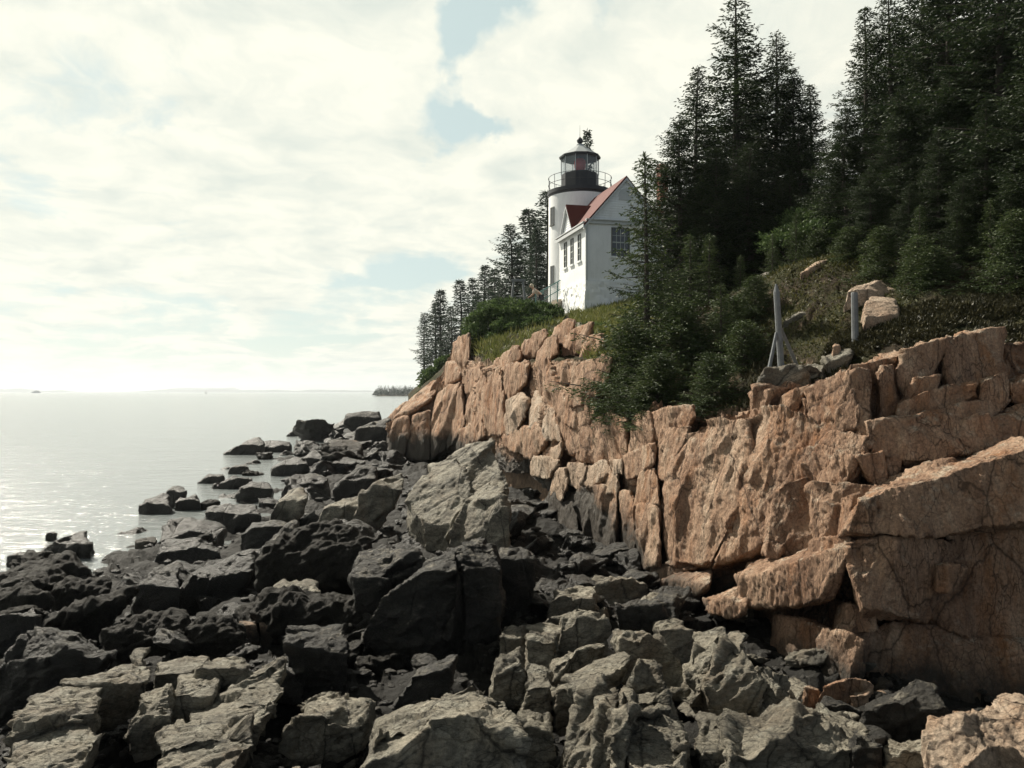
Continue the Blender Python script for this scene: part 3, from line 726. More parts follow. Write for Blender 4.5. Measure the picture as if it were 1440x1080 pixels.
outcrop('ledge', 'long rough pale slab rising towards the right beside a black cleft', [o_([(213,1090),(217,1048),(271,1020),(330,1010),(352,1040),(320,1095)], D=5.9, L1=1.5, L2=1.9, f=.3), o_([(271,1020),(320,985),(372,968),(394,985),(352,1040),(320,1050)], D=6.6, L1=1.5, L2=1.9, f=.3), o_([(330,985),(355,945),(398,920),(386,968),(365,990)], D=7.5, L1=1.3, L2=1.8, f=.3)], S, 'slab', T=.6)
outcrop('rock_slab', 'tilted broken slab in the black cleft of the foreground', [o_([(419,985),(453,970),(492,972),(470,1000),(437,1016)], D=7.3, L1=.5, L2=1.8, f=.3), o_([(413,1040),(440,1012),(500,990),(517,990),(526,1016),(471,1043)], D=6.9, L1=.5, L2=1.8, f=.3)], S, T=.5)
outcrop('ledge', 'wide smooth olive grey ledge at the bottom edge, left of centre', [o_([(495,1105),(526,1015),(575,1002),(630,978),(680,985),(712,1000),(735,1060),(740,1110)], D=5.0, L1=1.0, L2=1.6, f=.5), o_([(610,990),(630,976),(673,966),(712,990),(700,1010)], D=6.2, L1=.6, L2=1.4)], S, 'slab', T=1.0, bulge=.05)
outcrop('boulder', 'square block with a pale cracked top and dark weedy sides', [(401,930),(405,884),(440,876),(474,876),(488,912),(486,966),(440,975),(405,975)], K, L1=.06, L2=2.4, f=.58, D=8.6, T=.9, bulge=.03)
# foreground centre: ribs
outcrop('ledge', 'pale green grey ledge above the steep rock ribs, front centre', [o_([(779,966),(795,948),(835,932),(878,921),(880,943),(827,966),(795,1020),(779,1016)], D=6.9, L1=.5, L2=1.5, f=.45)], S, 'slab', T=.7)
outcrop('ledge', 'steep dark rock ribs running down to the bottom edge, front centre', [o_([(785,1060),(827,973),(850,960),(846,1008),(812,1100),(770,1100)], D=5.6, L1=1.2, L2=1.2, kx=-.3), o_([(830,1100),(848,1010),(866,990),(872,1010),(860,1100)], D=5.5, L1=.9, L2=1.2)], S, T=.5)
outcrop('ledge', 'narrow straight pale rib beside the steep dark ribs', [(849,1100),(862,1020),(876,967),(888,976),(884,1040),(882,1100)], S, L1=.8, L2=1.2, D=5.4, T=.5)
outcrop('ledge', 'layered brown grey rock with horizontal shelves, front centre right of the ribs', [o_([(884,1000),(884,975),(924,975),(964,1016),(964,1036),(900,1020)], D=6.2, L1=.4, L2=1.3), o_([(882,1060),(886,1010),(960,1025),(962,1045),(950,1070),(900,1090)], D=5.8, L1=.4, L2=1.2, f=.5), o_([(880,1110),(882,1070),(950,1062),(975,1090),(960,1120)], D=5.3, L1=.4, L2=1.2)], S, 'slab', T=.8)
outcrop('rock_spike', 'pointed grey rock spike behind the layered shelves', [(890,965),(896,945),(905,924),(914,930),(936,962),(930,978),(905,976)], S, L1=.7, L2=.8, D=6.7, T=.5, down=.5)
outcrop('boulder', 'hunched brown boulder with layered top behind the pale green ledge', [(782,897),(792,865),(817,853),(849,866),(855,892),(822,905),(784,912)], S, L1=.3, L2=1.2, f=.45)
outcrop('boulder', 'large rounded shadowed boulder right of the hunched brown one', [(862,905),(866,889),(892,880),(924,891),(952,918),(953,950),(915,958),(880,935)], S, L1=.15, L2=1.5, f=.62)
outcrop('boulder', 'upright grey boulder at the left end of the central rubble', [(739,902),(755,886),(779,896),(774,924),(757,934),(744,920)], S, L1=.5, L2=1.1, f=.5)
outcrop('rock_slab', 'low tilted slab lying against the pale green ledge', [(776,936),(809,911),(852,904),(830,926),(798,944)], S, L1=.5, L2=1.7, f=.3)
outcrop('boulder', 'reddish flat topped boulder below the dark cleft', [(774,845),(780,836),(809,829),(836,830),(836,852),(792,858)], S, L1=.3, L2=1.5, f=.4)
outcrop('boulder', 'long brown boulder below the foot of the cliff', [(833,826),(838,815),(852,809),(881,812),(907,823),(890,834),(850,836)], S, L1=.4, L2=1.5, f=.5)
outcrop('boulder', 'dark block with a pale edge below the long brown boulder', [(866,862),(874,848),(900,842),(924,846),(938,870),(925,890),(885,885)], K, L1=.1, L2=1.6, f=.75)
outcrop('boulder', 'greenish boulder in shadow beside the foot of the big wall', [(920,880),(930,872),(955,875),(975,895),(965,908),(935,902)], S, L1=.3, L2=1.4, f=.5)
outcrop('outcrop', 'ragged pale outcrop of stacked ribs below the cave', [o_([(959,958),(968,925),(985,905),(1010,889),(1020,930),(990,990)], D=7.4, L1=.9, L2=1.0, kx=-.4), o_([(990,995),(1005,930),(1030,895),(1047,898),(1064,940),(1080,962),(1070,998),(1031,1015)], D=7.0, L1=.9, L2=1.2, kx=-.2), o_([(1060,985),(1064,945),(1085,950),(1105,980),(1090,1005)], D=7.2, L1=.6, L2=1.3)], S, T=.8)
outcrop('outcrop', 'broad rubbly pale outcrop along the bottom edge below the stacked ribs', [o_([(975,1060),(983,1015),(1042,1003),(1060,1060),(1000,1110)], D=5.9, L1=.9, L2=1.6, f=.4), o_([(1030,1100),(1042,1010),(1090,998),(1155,1012),(1170,1060),(1120,1110)], D=5.7, L1=.7, L2=1.7, f=.4), o_([(1120,1070),(1130,1010),(1190,1016),(1222,1022),(1205,1070),(1180,1110)], D=5.7, L1=.5, L2=1.7, f=.5)], S, T=.9, bulge=.1)
outcrop('boulder', 'dark grey wedge beside the bright orange boulder, at the bottom edge', [(1192,1110),(1195,1050),(1210,1028),(1238,1032),(1244,1065),(1235,1110)], K, L1=.2, L2=1.2, f=.7, D=5.6)
outcrop('boulder', 'small reddish layered rock left of the bright orange boulder', [(1238,1095),(1250,1052),(1285,1040),(1304,1034),(1306,1068),(1290,1100)], S, L1=.4, L2=1.3, f=.5, D=5.7)
outcrop('boulder', 'bright orange granite boulder in the lower right corner', [o_([(1303,1120),(1304,1028),(1316,1008),(1340,1003),(1385,1010),(1450,1000),(1470,1130)], D=5.0, L1=1.0, L2=1.7, f=.45, kx=-.25), o_([(1375,1012),(1415,1000),(1440,991),(1500,980),(1500,1060),(1400,1060)], D=5.5, L1=.7, L2=1.5)], 'pale_granite', T=1.0, bulge=.08)
# boulders in the cave
for o, lab, m in (([(1152,984),(1160,968),(1180,952),(1205,956),(1228,966),(1200,985),(1165,992)], 'wedge shaped brown boulder at the mouth of the cave', G), ([(1192,978),(1205,971),(1225,972),(1222,990),(1202,998)], 'flat faced tan stone leaning on the wedge shaped boulder', G), ([(1231,974),(1240,968),(1248,977),(1240,988)], 'small rounded tan stone at the mouth of the cave', G),
               ([(1212,1010),(1230,992),(1255,976),(1300,969),(1331,996),(1314,1018),(1252,1044),(1226,1034)], 'large dark boulder in the shadow of the cave', K), ([(1129,974),(1140,962),(1153,972),(1143,984)], 'pink square stone near the cave mouth', G), ([(1152,998),(1162,986),(1180,985),(1212,1002),(1212,1018),(1175,1018)], 'black rounded boulder below the flat faced tan stone', K), ([(1372,1005),(1380,996),(1400,1004),(1396,1012)], 'small dark triangular stone behind the bright orange boulder', K)):
    a_ = np.array(o, float); outcrop('boulder', lab, o, m, L1=.25, L2=1.4, f=.6, group='boulders in the cave', cat='boulder', D=hit((a_[:, 0].min() + a_[:, 0].max()) / 2, a_[:, 1].max(), lambda X, Y: low(X, Y) - .15))
# by the water, far to near
BB = [
 ([(196,712),(217,697),(233,695),(243,713),(238,725),(206,720)], K, 'low black rock at the outer end of the group standing in the water', 26.2),
 ([(233,694),(249,681),(262,689),(260,706),(238,708)], K, 'rounded black rock, tallest of the group standing in the water', 27.6),
 ([(246,710),(259,697),(278,695),(283,710),(264,718)], K, 'black rock at the inner end of the group standing in the water', 27.0),
 ([(278,710),(291,700),(307,705),(306,715)], WD, 'low weedy rock awash beside the group in the water', 27.2),
 ([(276,678),(293,666),(315,665),(317,675),(286,680)], K, 'small isolated black rock in the water beyond the group', 35),
 ([(320,665),(333,652),(344,650),(353,661),(338,668)], K, 'egg shaped black rock close to the shore', 39),
 ([(313,639),(333,626),(365,613),(374,623),(367,638),(328,640)], K, 'long black rock pointing out to sea', 51),
 ([(362,631),(375,618),(407,620),(411,628),(380,640)], K, 'black rock behind the long pointing one', 53),
 ([(304,683),(322,671),(349,670),(350,678),(317,686)], K, 'flat black rock at the water edge', 33),
 ([(423,612),(433,597),(447,594),(466,605),(460,614)], K, 'far peaked black rock at the edge of the sea', 76),
 ([(403,614),(412,609),(424,615)], K, 'tiny black rock awash off the far point', 73),
 ([(483,590),(486,581),(505,582),(534,577),(537,588),(497,601)], K, 'farthest flat topped dark block below the red cliff', 70),
 ([(497,612),(502,602),(528,597),(550,585),(548,614),(510,622)], K, 'square dark block at the foot of the red cliff', 52),
 ([(330,698),(344,681),(375,675),(387,689),(375,702),(338,704)], K, 'broad black hump beyond the shiny cracked slab', 29),
 ([(288,720),(292,714),(317,707),(362,712),(366,730),(328,746),(288,744)], K, 'long block with a steep dark front at the edge of the sea', 22.5),
 ([(378,723),(391,705),(425,682),(432,697),(412,727)], S, 'shiny cracked slab leaning in the rock field', 23.5),
 ([(470,683),(489,666),(510,651),(527,658),(532,678),(497,702),(472,696)], K, 'rounded brown striped boulder below the red cliff', 27),
 ([(458,652),(462,623),(478,616),(505,618),(513,640),(490,655)], G, 'dark block with an orange cap near the red cliff', 40),
 ([(447,733),(454,713),(486,702),(512,690),(514,718),(457,744)], S, 'shiny jagged grey ledge left of the big pale outcrop', 20.5),
 ([(500,715),(512,692),(545,670),(566,664),(566,690),(530,718)], S, 'jagged dark grey ledge touching the big pale outcrop', 19.5),
 ([(216,782),(238,762),(280,756),(309,770),(306,790),(254,803),(222,793)], K, 'broad black boulder near the sea with a lit rim', 18.3),
 ([(217,764),(238,755),(259,747),(296,742),(302,755),(233,770)], K, 'long low black rock behind the boulder with the lit rim', 20.2),
 ([(188,766),(195,757),(209,754),(221,760),(208,773)], 'pale_granite', 'pinkish pale rock at the edge of the sea', 20.3),
 ([(48,784),(72,765),(98,751),(120,748),(130,768),(121,778),(63,787)], K, 'large black rock with a slanted top standing in the surf', 19.2),
 ([(-20,815),(47,790),(98,780),(127,806),(79,828),(-20,832)], WD, 'wide weed covered rock at the left edge by the surf', 15.9),
 ([(73,832),(94,815),(154,814),(152,832),(104,850),(79,847)], WD, 'weedy boulder with a pale top strip right of the wide weed covered rock', 14.4),
 ([(-20,835),(31,822),(76,841),(47,863),(-20,866)], WD, 'humped weedy rock at the left edge', 13.6),
 ([(-20,868),(44,851),(58,875),(31,899),(-20,918)], K, 'black flat topped rock at the left edge of the picture', 11.4),
 ([(184,856),(195,822),(220,798),(252,799),(250,832),(205,866)], K, 'tall boulder with a pale cap in the weedy field', 13.3),
 ([(245,834),(274,803),(346,778),(360,803),(316,834),(252,841)], K, 'big brown grey boulder with a long sloping back', 14.2),
 ([(15,925),(57,882),(94,881),(126,903),(158,922),(106,970),(31,990),(-10,950)], K, 'large black boulder above the arched pale ledge', 8.9),
 ([(63,875),(135,841),(190,826),(178,848),(132,868),(69,886)], WD, 'long weed draped ridge of rock', 12.2),
 ([(150,890),(189,866),(258,862),(265,882),(240,922),(165,930),(151,910)], WD, 'big weed covered mound above the foreground ledges', 10.4),
 ([(261,878),(299,865),(340,878),(350,912),(283,920)], WD, 'weed covered mound right of the bigger one', 10.2),
 ([(384,832),(392,824),(410,818),(447,823),(451,838),(422,853),(396,845)], S, 'pale flat rock lying alone among the seaweed', 12.3),
 ([(340,877),(355,870),(364,879),(349,888)], 'pale_granite', 'small whitish stone, left one of the two in the seaweed', 10.9),
 ([(366,884),(376,874),(390,877),(378,888)], 'pale_granite', 'small whitish stone, right one of the two in the seaweed', 10.9),
 ([(377,868),(380,863),(404,864),(403,870),(390,872)], 'pale_granite', 'thin flat whitish stone lying just beyond two round ones in the seaweed', 11.3),
 ([(365,795),(378,765),(420,742),(470,734),(521,760),(502,803),(430,822)], WD, 'broad seaweed covered mound left of the central outcrop', 13.6),
 ([(352,862),(375,835),(420,842),(500,838),(508,872),(470,890),(400,892)], WD, 'weedy hump under the pale flat rock', 10.9),
 ([(395,690),(410,672),(440,664),(462,672),(452,690),(420,700)], K, 'black rounded rock behind the shiny cracked slab', 28),
 ([(425,648),(440,634),(462,632),(466,648),(445,658)], K, 'dark block left of the one with the orange cap', 42),
 ([(380,660),(400,645),(430,643),(436,658),(410,668)], K, 'low black rock near the sea beyond the broad hump', 38),
 ([(340,752),(360,738),(390,728),(420,735),(415,752),(370,765)], K, 'black rock behind the seaweed covered mound', 17.5),
 ([(310,800),(325,780),(350,770),(362,790),(345,805)], K, 'dark stone behind the big brown grey boulder', 15.2),
 ([(20,800),(40,775),(70,778),(60,800)], WD, 'weedy rock touching the large black rock in the surf', 17.2),
 ([(66,752),(72,747),(80,750),(78,755)], K, 'small rock breaking the surf', 21.5),
 ([(10,782),(25,776),(45,780),(40,786)], K, 'flat rock awash at the left edge', 18.3),
 ([(700,900),(715,880),(735,885),(740,910),(718,920)], S, 'jumbled grey stone right of the dark central outcrop', None),
 ([(690,960),(705,925),(730,915),(738,950),(715,985)], S, 'pale twisted rock between the central outcrop and the ribs', 7.4),
 ([(560,985),(585,945),(620,925),(640,925),(625,960),(590,990)], K, 'dark rib at the foot of the central outcrop', 7.6),
 ([(735,975),(745,945),(770,940),(778,965),(760,1000)], S, 'block of grey rock left of the pale green ledge', 7.0),
 ([(720,1050),(735,1000),(768,1000),(772,1040),(750,1080)], S, 'shadowed rock left of the steep dark ribs', 5.9),
]
for o, m, lab, D in BB:
    top = 2.4 if m in (S, 'pale_granite') else 1.5
    outcrop('boulder', lab, o, m, L1=.25, L2=top, f=.55, D=D, kx=0, bulge=.08 if m != WD else .12, cat='boulder', group='boulders of the rocky shore')

# loose stones: a few shapes, many copies
def stone_proto(k, mat, style, seed):
    r = np.random.default_rng(seed); pts = r.normal(size=(14, 3)); pts /= np.linalg.norm(pts, axis=1, keepdims=True); pts *= np.array([1, .8, .55]) * r.uniform(.8, 1.1, (14, 1)) * .5
    V, Nn, T = solid([pts], .035); V = relax(displace(V * 1.0, Nn, style, .9, .03, seed), T)
    return mesh_from('stone', V, T, M[mat])
protos = {'weed': [stone_proto(k, 'weed', 'weed', 40 + k) for k in range(4)], 'dark': [stone_proto(k, 'dark_rock', 'dark', 50 + k) for k in range(4)],
          'schist': [stone_proto(k, 'schist', 'schist', 60 + k) for k in range(4)], 'granite': [stone_proto(k, 'pale_granite', 'granite', 70 + k) for k in range(3)]}
def scatter(kind, n, region, smin, smax, label, group, seed, sink=.12):
    r = random.Random(seed); k = 0; tries = 0
    while k < n and tries < n * 30:
        tries += 1
        px, py = r.uniform(region[0], region[2]), r.uniform(region[1], region[3]); D = hit(px, py, low)
        if not D or D > W(px) + .6: continue
        x = (px - CX) / F * D; z = float(low([x], [D])[0])
        if z < -.15 - (.25 if region[3] == 721 else 0): continue
        z += -.28 + float(gdisp(np.array([[x, D, z - .28]]), 5, .55)[0])
        s = r.uniform(smin, smax) * (.5 + D / 14)
        o = link('stone', protos[kind][k % len(protos[kind])]); o.location = (x, D, z + s * sink); o.scale = (s, s * r.uniform(.8, 1.2), s * r.uniform(.7, 1.1)); o.rotation_euler = (r.uniform(-.5, .5), r.uniform(-.5, .5), r.uniform(0, 6.28))
        tag(o, label, 'stone', group); k += 1
scatter('weed', 24, (-60, 640, 560, 960), .45, 1.1, 'weed covered stone on the dark left side of the shore', 'weed covered stones of the shore', 1)
scatter('dark', 28, (150, 590, 620, 960), .35, .9, 'bare dark stone on the left side of the shore', 'bare dark stones of the shore', 2)
scatter('schist', 45, (690, 800, 1240, 1080), .12, .38, 'small broken grey stone in the rubble below the cliff', 'grey stones below the cliff', 3)
scatter('dark', 20, (480, 690, 900, 940), .3, .7, 'dark broken stone near the central outcrop', 'dark stones in the middle of the shore', 4)
scatter('schist', 24, (0, 930, 520, 1080), .12, .4, 'small broken grey stone between the foreground ledges', 'grey stones between the foreground ledges', 6)
scatter('granite', 12, (1100, 930, 1300, 1010), .15, .3, 'small orange granite stone lying at the mouth of the cave', 'orange stones by the cave', 5)
scatter('dark', 36, (430, 588, 560, 665), .30, .62, 'bare dark stone at the foot of the red cliff, far down the shore', 'far dark stones at the foot of the red cliff', 8)
def shingle(n=3500):
    """pebbles and broken stone lying between the boulders, too many to count"""
    r = np.random.default_rng(12); px = r.uniform(-40, 1420, n * 3); py = 600 + 480 * r.uniform(0, 1, n * 3) ** .8; D = np.array([0.0] * len(px)); Ds = np.geomspace(3.5, 40, 260)
    keep = []
    for i in range(0, len(px), 4000):
        a = (px[i:i + 4000] - CX) / F; b = (HOR - py[i:i + 4000]) / F; X = a[:, None] * Ds; H = low(X.ravel(), np.tile(Ds, len(a))).reshape(len(a), -1); hitm = (CZ + b[:, None] * Ds) <= H; k = hitm.argmax(1); D[i:i + 4000] = np.where(hitm.any(1), Ds[k], 0)
    m = (D > 0) & (D < W(px) + .5); px, D = px[m][:n], D[m][:n]; X = (px - CX) / F * D; Z = low(X, D) - .28; q = np.stack([X, D, Z], 1); q[:, 2] += gdisp(q, 5, .55); q = q[Z > -.2]; n = len(q)
    bm = bmesh.new(); bmesh.ops.create_icosphere(bm, subdivisions=1, radius=1); v0 = np.array([v.co[:] for v in bm.verts]); f0 = np.array([[v.index for v in f.verts] for f in bm.faces]); bm.free()
    s = r.uniform(.02, .075, n) * (.5 + q[:, 1] / 14); an = r.uniform(0, 6.28, n); st = s[:, None] * np.stack([r.uniform(.8, 1.6, n), r.uniform(.7, 1.1, n), r.uniform(.4, .8, n)], 1)
    V = v0[None] * r.uniform(.72, 1.15, (n, len(v0), 1)) * st[:, None]; c, sn = np.cos(an)[:, None], np.sin(an)[:, None]
    V = np.stack([V[..., 0] * c - V[..., 1] * sn, V[..., 0] * sn + V[..., 1] * c, V[..., 2]], -1) + (q + np.array([0, 0, 1.]) * s[:, None] * .2)[:, None]
    T = (f0[None] + (np.arange(n) * len(v0))[:, None, None]).reshape(-1, 3)
    o = link('shingle', mesh_from('shingle', V.reshape(-1, 3), T, M['dark_rock'], False)); o['kind'] = 'stuff'
shingle()
scatter('dark', 42, (690, 690, 980, 850), .30, .75, 'dark angular rock jumbled in the gully at the foot of the cliff', 'dark rocks in the gully below the cliff', 9)
scatter('schist', 30, (720, 820, 1180, 1000), .35, .75, 'larger broken grey rock in the rubble below the cliff', 'larger grey rocks below the cliff', 10)
scatter('dark', 22, (60, 700, 520, 900), .5, 1.0, 'bare dark rock packed between the weedy boulders', 'dark rocks packed between the weedy boulders', 11)
scatter('dark', 22, (300, 600, 450, 721), .30, .55, 'low dark stone at the edge of the sea', 'low dark stones at the edge of the sea', 13)
# ------------------------------------------------------------------ keeper's house and light tower
def white_paint(name, base=(.84, .85, .84), brick=True):
    t = NT(name)
    n = t.noise(1.3, 7, .7); st = t.ramp(t.noise(3.0, 7, .75, t.scale(t.pos, (1.5, 1.5, .35))), [(.50, 0.0), (.75, 1.0)])
    col = t.mix(t.math('MULTIPLY', st, .35), base, (.50, .51, .49)); col = t.mix(.18, col, t.ramp(n, [(.3, .6), (.6, 1.1)]), 'MULTIPLY')
    b = t.bump(t.noise(60, 4, .6), .3, .005)
    if brick:
        br = t.N.new('ShaderNodeTexBrick'); t.L.new(t.scale(t.pos, (1, 1, 1), (90, 0, 20)), br.inputs['Vector']); br.inputs['Scale'].default_value = 3.2
        br.inputs['Color1'].default_value = (1, 1, 1, 1); br.inputs['Color2'].default_value = (.8, .8, .8, 1); br.inputs['Mortar'].default_value = (0, 0, 0, 1); br.inputs['Mortar Size'].default_value = .012
        b = t.bump(br.outputs['Color'], .5, .012, b)
    return t.done(col, .65, b, .35)
M['white'] = white_paint('white_painted_brick'); M['board'] = white_paint('white_painted_board', (.80, .82, .82), False)
M['stucco'] = white_paint('white_painted_masonry', (.84, .85, .84), False)
M['trim'] = simple('weathered_trim', (.52, .54, .54), .7); M['edge'] = simple('dark_roof_edge', (.10, .10, .10), .7)
M['red_roof'] = simple('red_shingle', (.11, .024, .017), .8, bumpd=.02, sc=14); M['brick'] = simple('red_brick', (.22, .085, .055), .85, sc=16)
M['black'] = simple('black_iron', (.022, .024, .028), .5, sc=6); M['frame'] = simple('dark_window_frame', (.09, .095, .085), .6)
M['sash'] = simple('pale_sash', (.42, .45, .42), .6); M['lead'] = simple('grey_metal_roof', (.42, .45, .45), .45, sc=5)
M['teal'] = simple('green_painted_metal', (.07, .17, .16), .5); M['concrete'] = simple('concrete', (.42, .37, .30), .9)
M['grey_wood'] = simple('weathered_wood', (.19, .20, .205), .9, bumpd=.03, sc=9, var=.6); M['red_glass'] = simple('red_lens', (.55, .05, .035), .25)
M['soffit'] = simple('shadow_gap', (.30, .31, .31), .8)
def glass(name, col, alpha, rough=.05):
    t = NT(name); m = t.done(col, rough, None, .8); t.b.inputs['Alpha'].default_value = alpha; return m
M['pane'] = glass('dark_pane', (.03, .035, .04), 1.0, .08); M['lantern_glass'] = glass('lantern_glass', (.35, .42, .45), .30, .03)

HX, HY, HZ = 4.09, 44.0, 8.35
house = empty('keepers_house', (HX, HY, HZ), 'white keeper\'s house with red roof and stone basement beside the light tower', 'house', rz=R(14))
Wd_, Ln = 4.55, 5.0; EV, AP, BS = 13.3 - HZ, 15.85 - HZ, 10.05 - HZ
hw = Wd_ / 2
MB().prism([(0, 0, BS - .05), (Wd_, 0, BS - .05), (Wd_, 0, EV), (hw, 0, AP - .08), (0, 0, EV)], (0, Ln, 0)).build('wall', M['white'], house)
MB().box((Wd_ + 2.0, 2.0, (EV + BS) / 2), (4.0, 2.6, EV - BS + .8)).build('wing_wall', M['white'], house)
def foundation():
    n, m, V = 40, 16, []
    per = []
    cs = [(0, 0), (Wd_, 0), (Wd_, Ln), (0, Ln)]
    for i in range(4):
        a, b = np.array(cs[i]), np.array(cs[(i + 1) % 4])
        for k in range(n): per.append(a + (b - a) * k / n)
    per = np.array(per); c = np.array([hw, Ln / 2])
    for j in range(m + 1):
        z = BS + .01 - j / m * (BS + .7); ex = .10 + .26 * (j / m) ** 1.3
        q = c + (per - c) * (1 + ex / np.maximum(np.abs(per - c).max(1), .5))[:, None]; V.append(np.c_[q, np.full(len(q), z)])
    V = np.concatenate(V); L_ = len(per)
    out = np.c_[(V[:, :2] - c), np.zeros(len(V))]; out /= np.linalg.norm(out, axis=1, keepdims=True)
    V = V + out * (.09 * facet(V.astype(np.float32) / .36, 3, .8, .8, .5))[:, None] * np.where(V[:, 2] > BS - .02, 0, 1)[:, None]
    T = [(j * L_ + k, (j + 1) * L_ + k, (j + 1) * L_ + (k + 1) % L_, j * L_ + (k + 1) % L_) for j in range(m) for k in range(L_)]
    me = mesh_from('foundation', V, [t for t in T], M['stucco'], False); o = link('foundation', me, house); o['label'] = 'whitewashed rough stone basement'
    MB().prism([(-.10, -.10, BS), (Wd_ + .1, -.10, BS), (Wd_ + .1, Ln + .1, BS), (-.1, Ln + .1, BS)], (0, 0, .05)).build('water_table', M['board'], house)
foundation()
sl = (AP - EV) / hw; oh = .22
def roof_slab(x0, x1, z0, z1, y0, y1, t=.10): return [(x0, y0, z0), (x1, y0, z1), (x1, y0, z1 + t), (x0, y0, z0 + t)], (0, y1 - y0, 0)
rf = MB()
rf.prism(*roof_slab(-oh, hw, EV - oh * sl, AP, -.16, Ln + .1)); rf.prism(*roof_slab(Wd_ + oh, hw, EV - oh * sl, AP, -.16, Ln + .1))
roof = rf.build('roof', M['red_roof'], house)
MB().prism([(Wd_ - .4, .55, EV - .1), (Wd_ - .4, 2.0, AP - 1.1), (Wd_ - .4, 3.45, EV - .1)], (4.7, 0, 0)).build('wing_roof', M['red_roof'], house)
cy = 3.2
ch = MB(); ch.box((5.72, 2.7, 8.0), (.52, .55, 2.4)); ch.box((5.72, 2.7, 8.95), (.62, .65, .16)); ch.box((5.72, 2.7, 9.1), (.40, .42, .12))
ch.build('chimney', M['brick'], roof)
# pediment over the sea side windows with its own red roof
pb, pa, pw = EV + .08, 14.85 - HZ, 1.02
MB().prism([(-.02, cy - pw, pb), (-.02, cy + pw, pb), (-.02, cy, pa)], (1.35, 0, 0)).build('pediment', M['board'], house)
dr = MB()
for sgn in (-1, 1):
    a = (-.17, cy + sgn * (pw + .13), pb - .16); b = (-.17, cy, pa + .04)
    dr.prism([a, b, (b[0], b[1], b[2] + .09), (a[0], a[1], a[2] + .09)], (1.75, 0, 0))
dr.build('dormer_roof', M['red_roof'], house)
def clap(name, tri, axis, n, inset=0):
    """lapped boards filling a triangle; axis 0: face normal -u, axis 1: face normal -v"""
    m = MB(); (a0, z0), (a1, _), (am, z1) = tri; h = (z1 - z0) / n
    for k in range(n):
        f0 = k / n; w0 = a0 + (am - a0) * (f0 + .9 / n); w1 = a1 + (am - a1) * (f0 + .9 / n)
        if w1 - w0 < .06: continue
        z = z0 + k * h; off = -.025 - inset
        if axis == 1: m.prism([(w0, off - .032, z), (w0, off + .02, z), (w0, off + .02, z + h * 1.02), (w0, off - .004, z + h * 1.02)], (w1 - w0, 0, 0))
        else: m.prism([(off - .032, w0, z), (off + .02, w0, z), (off + .02, w0, z + h * 1.02), (off - .004, w0, z + h * 1.02)], (0, w1 - w0, 0))
    return m.build(name, M['board'], house)
clap('gable_siding', ((.12, EV + .14), (Wd_ - .12, 0), (hw, AP - .14)), 1, 17)
clap('pediment_siding', ((cy - pw + .1, pb + .06), (cy + pw - .1, 0), (cy, pa - .1)), 0, 10)
tr = MB()
tr.box((hw, -.06, EV + .02), (Wd_ + .1, .14, .20)); tr.box((hw, -.11, EV + .13), (Wd_ + .16, .24, .05))
tr.box((-oh - .015, Ln / 2 - .03, EV - oh * sl + .03), (.03, Ln + .27, .17)); tr.box((-.06, Ln / 2, EV - .13), (.14, Ln, .22)); tr.box((-.13, Ln / 2, EV - .02), (.26, Ln + .2, .06))
tr.box((-.03, -.03, (EV + BS) / 2), (.10, .10, EV - BS - .1))
for sgn, x0 in ((1, -oh), (-1, Wd_ + oh)):
    a, b = Vector((x0, -.20, EV - oh * sl - .17)), Vector((hw, -.20, AP - .17))
    tr.prism([a, b, b + Vector((0, 0, .15)), a + Vector((0, 0, .15))], (0, .17, 0))
for sgn in (-1, 1):
    a, b = Vector((-.2, cy + sgn * (pw + .1), pb - .18)), Vector((-.2, cy, pa - .09))
    tr.prism([a, b, b + Vector((0, 0, .13)), a + Vector((0, 0, .13))], (.15, 0, 0))
tr.build('trim', M['trim'], house)
# dark louvred arch under the gable
ar = MB(); k = 8
ar.prism([(hw - .42, -.075, AP - 1.25), (hw + .42, -.075, AP - 1.25)] + [(hw + .42 * math.cos(i * math.pi / k), -.075, AP - 1.0 + .42 * math.sin(i * math.pi / k)) for i in range(k + 1)], (0, .02, 0))
ar.build('gable_arch', M['trim'], house)
def window(axis, a, w, z0, z1, cols, rows):
    """axis 0 on the sea side (face -u), 1 on the gable side (face -v)"""
    def box(m, da, dz, sa, sz, out, th):
        c = (-out, a + da, (z0 + z1) / 2 + dz) if axis == 0 else (a + da, -out, (z0 + z1) / 2 + dz)
        s = (th, sa, sz) if axis == 0 else (sa, th, sz); m.box(c, s)
    H = z1 - z0; f = MB()
    box(f, -w / 2 - .03, 0, .06, H + .12, .012, .05); box(f, w / 2 + .03, 0, .06, H + .12, .012, .05); box(f, 0, H / 2 + .03, w, .06, .012, .05)
    fr = f.build('window', M['frame'], house)
    p = MB(); box(p, 0, 0, w, H, .002, .008); p.build('pane', M['pane'], fr)
    s = MB(); box(s, 0, 0, w, .06, .012, .024)
    for c in range(1, cols): box(s, -w / 2 + w * c / cols, 0, .028, H, .010, .014)
    for r in range(1, rows): box(s, 0, -H / 2 + H * r / rows, w, .028, .011, .017)
    s.build('sash', M['sash'], fr)
    q = MB(); box(q, 0, -H / 2 - .06, w + .30, .10, .04, .12); q.build('sill', M['board'], fr)
for v in (1.20, 2.52, 3.75): window(0, v, .40, 11.36 - HZ, 12.80 - HZ, 2, 4)
window(1, 1.97, .96, 11.50 - HZ, 13.02 - HZ, 4, 4)

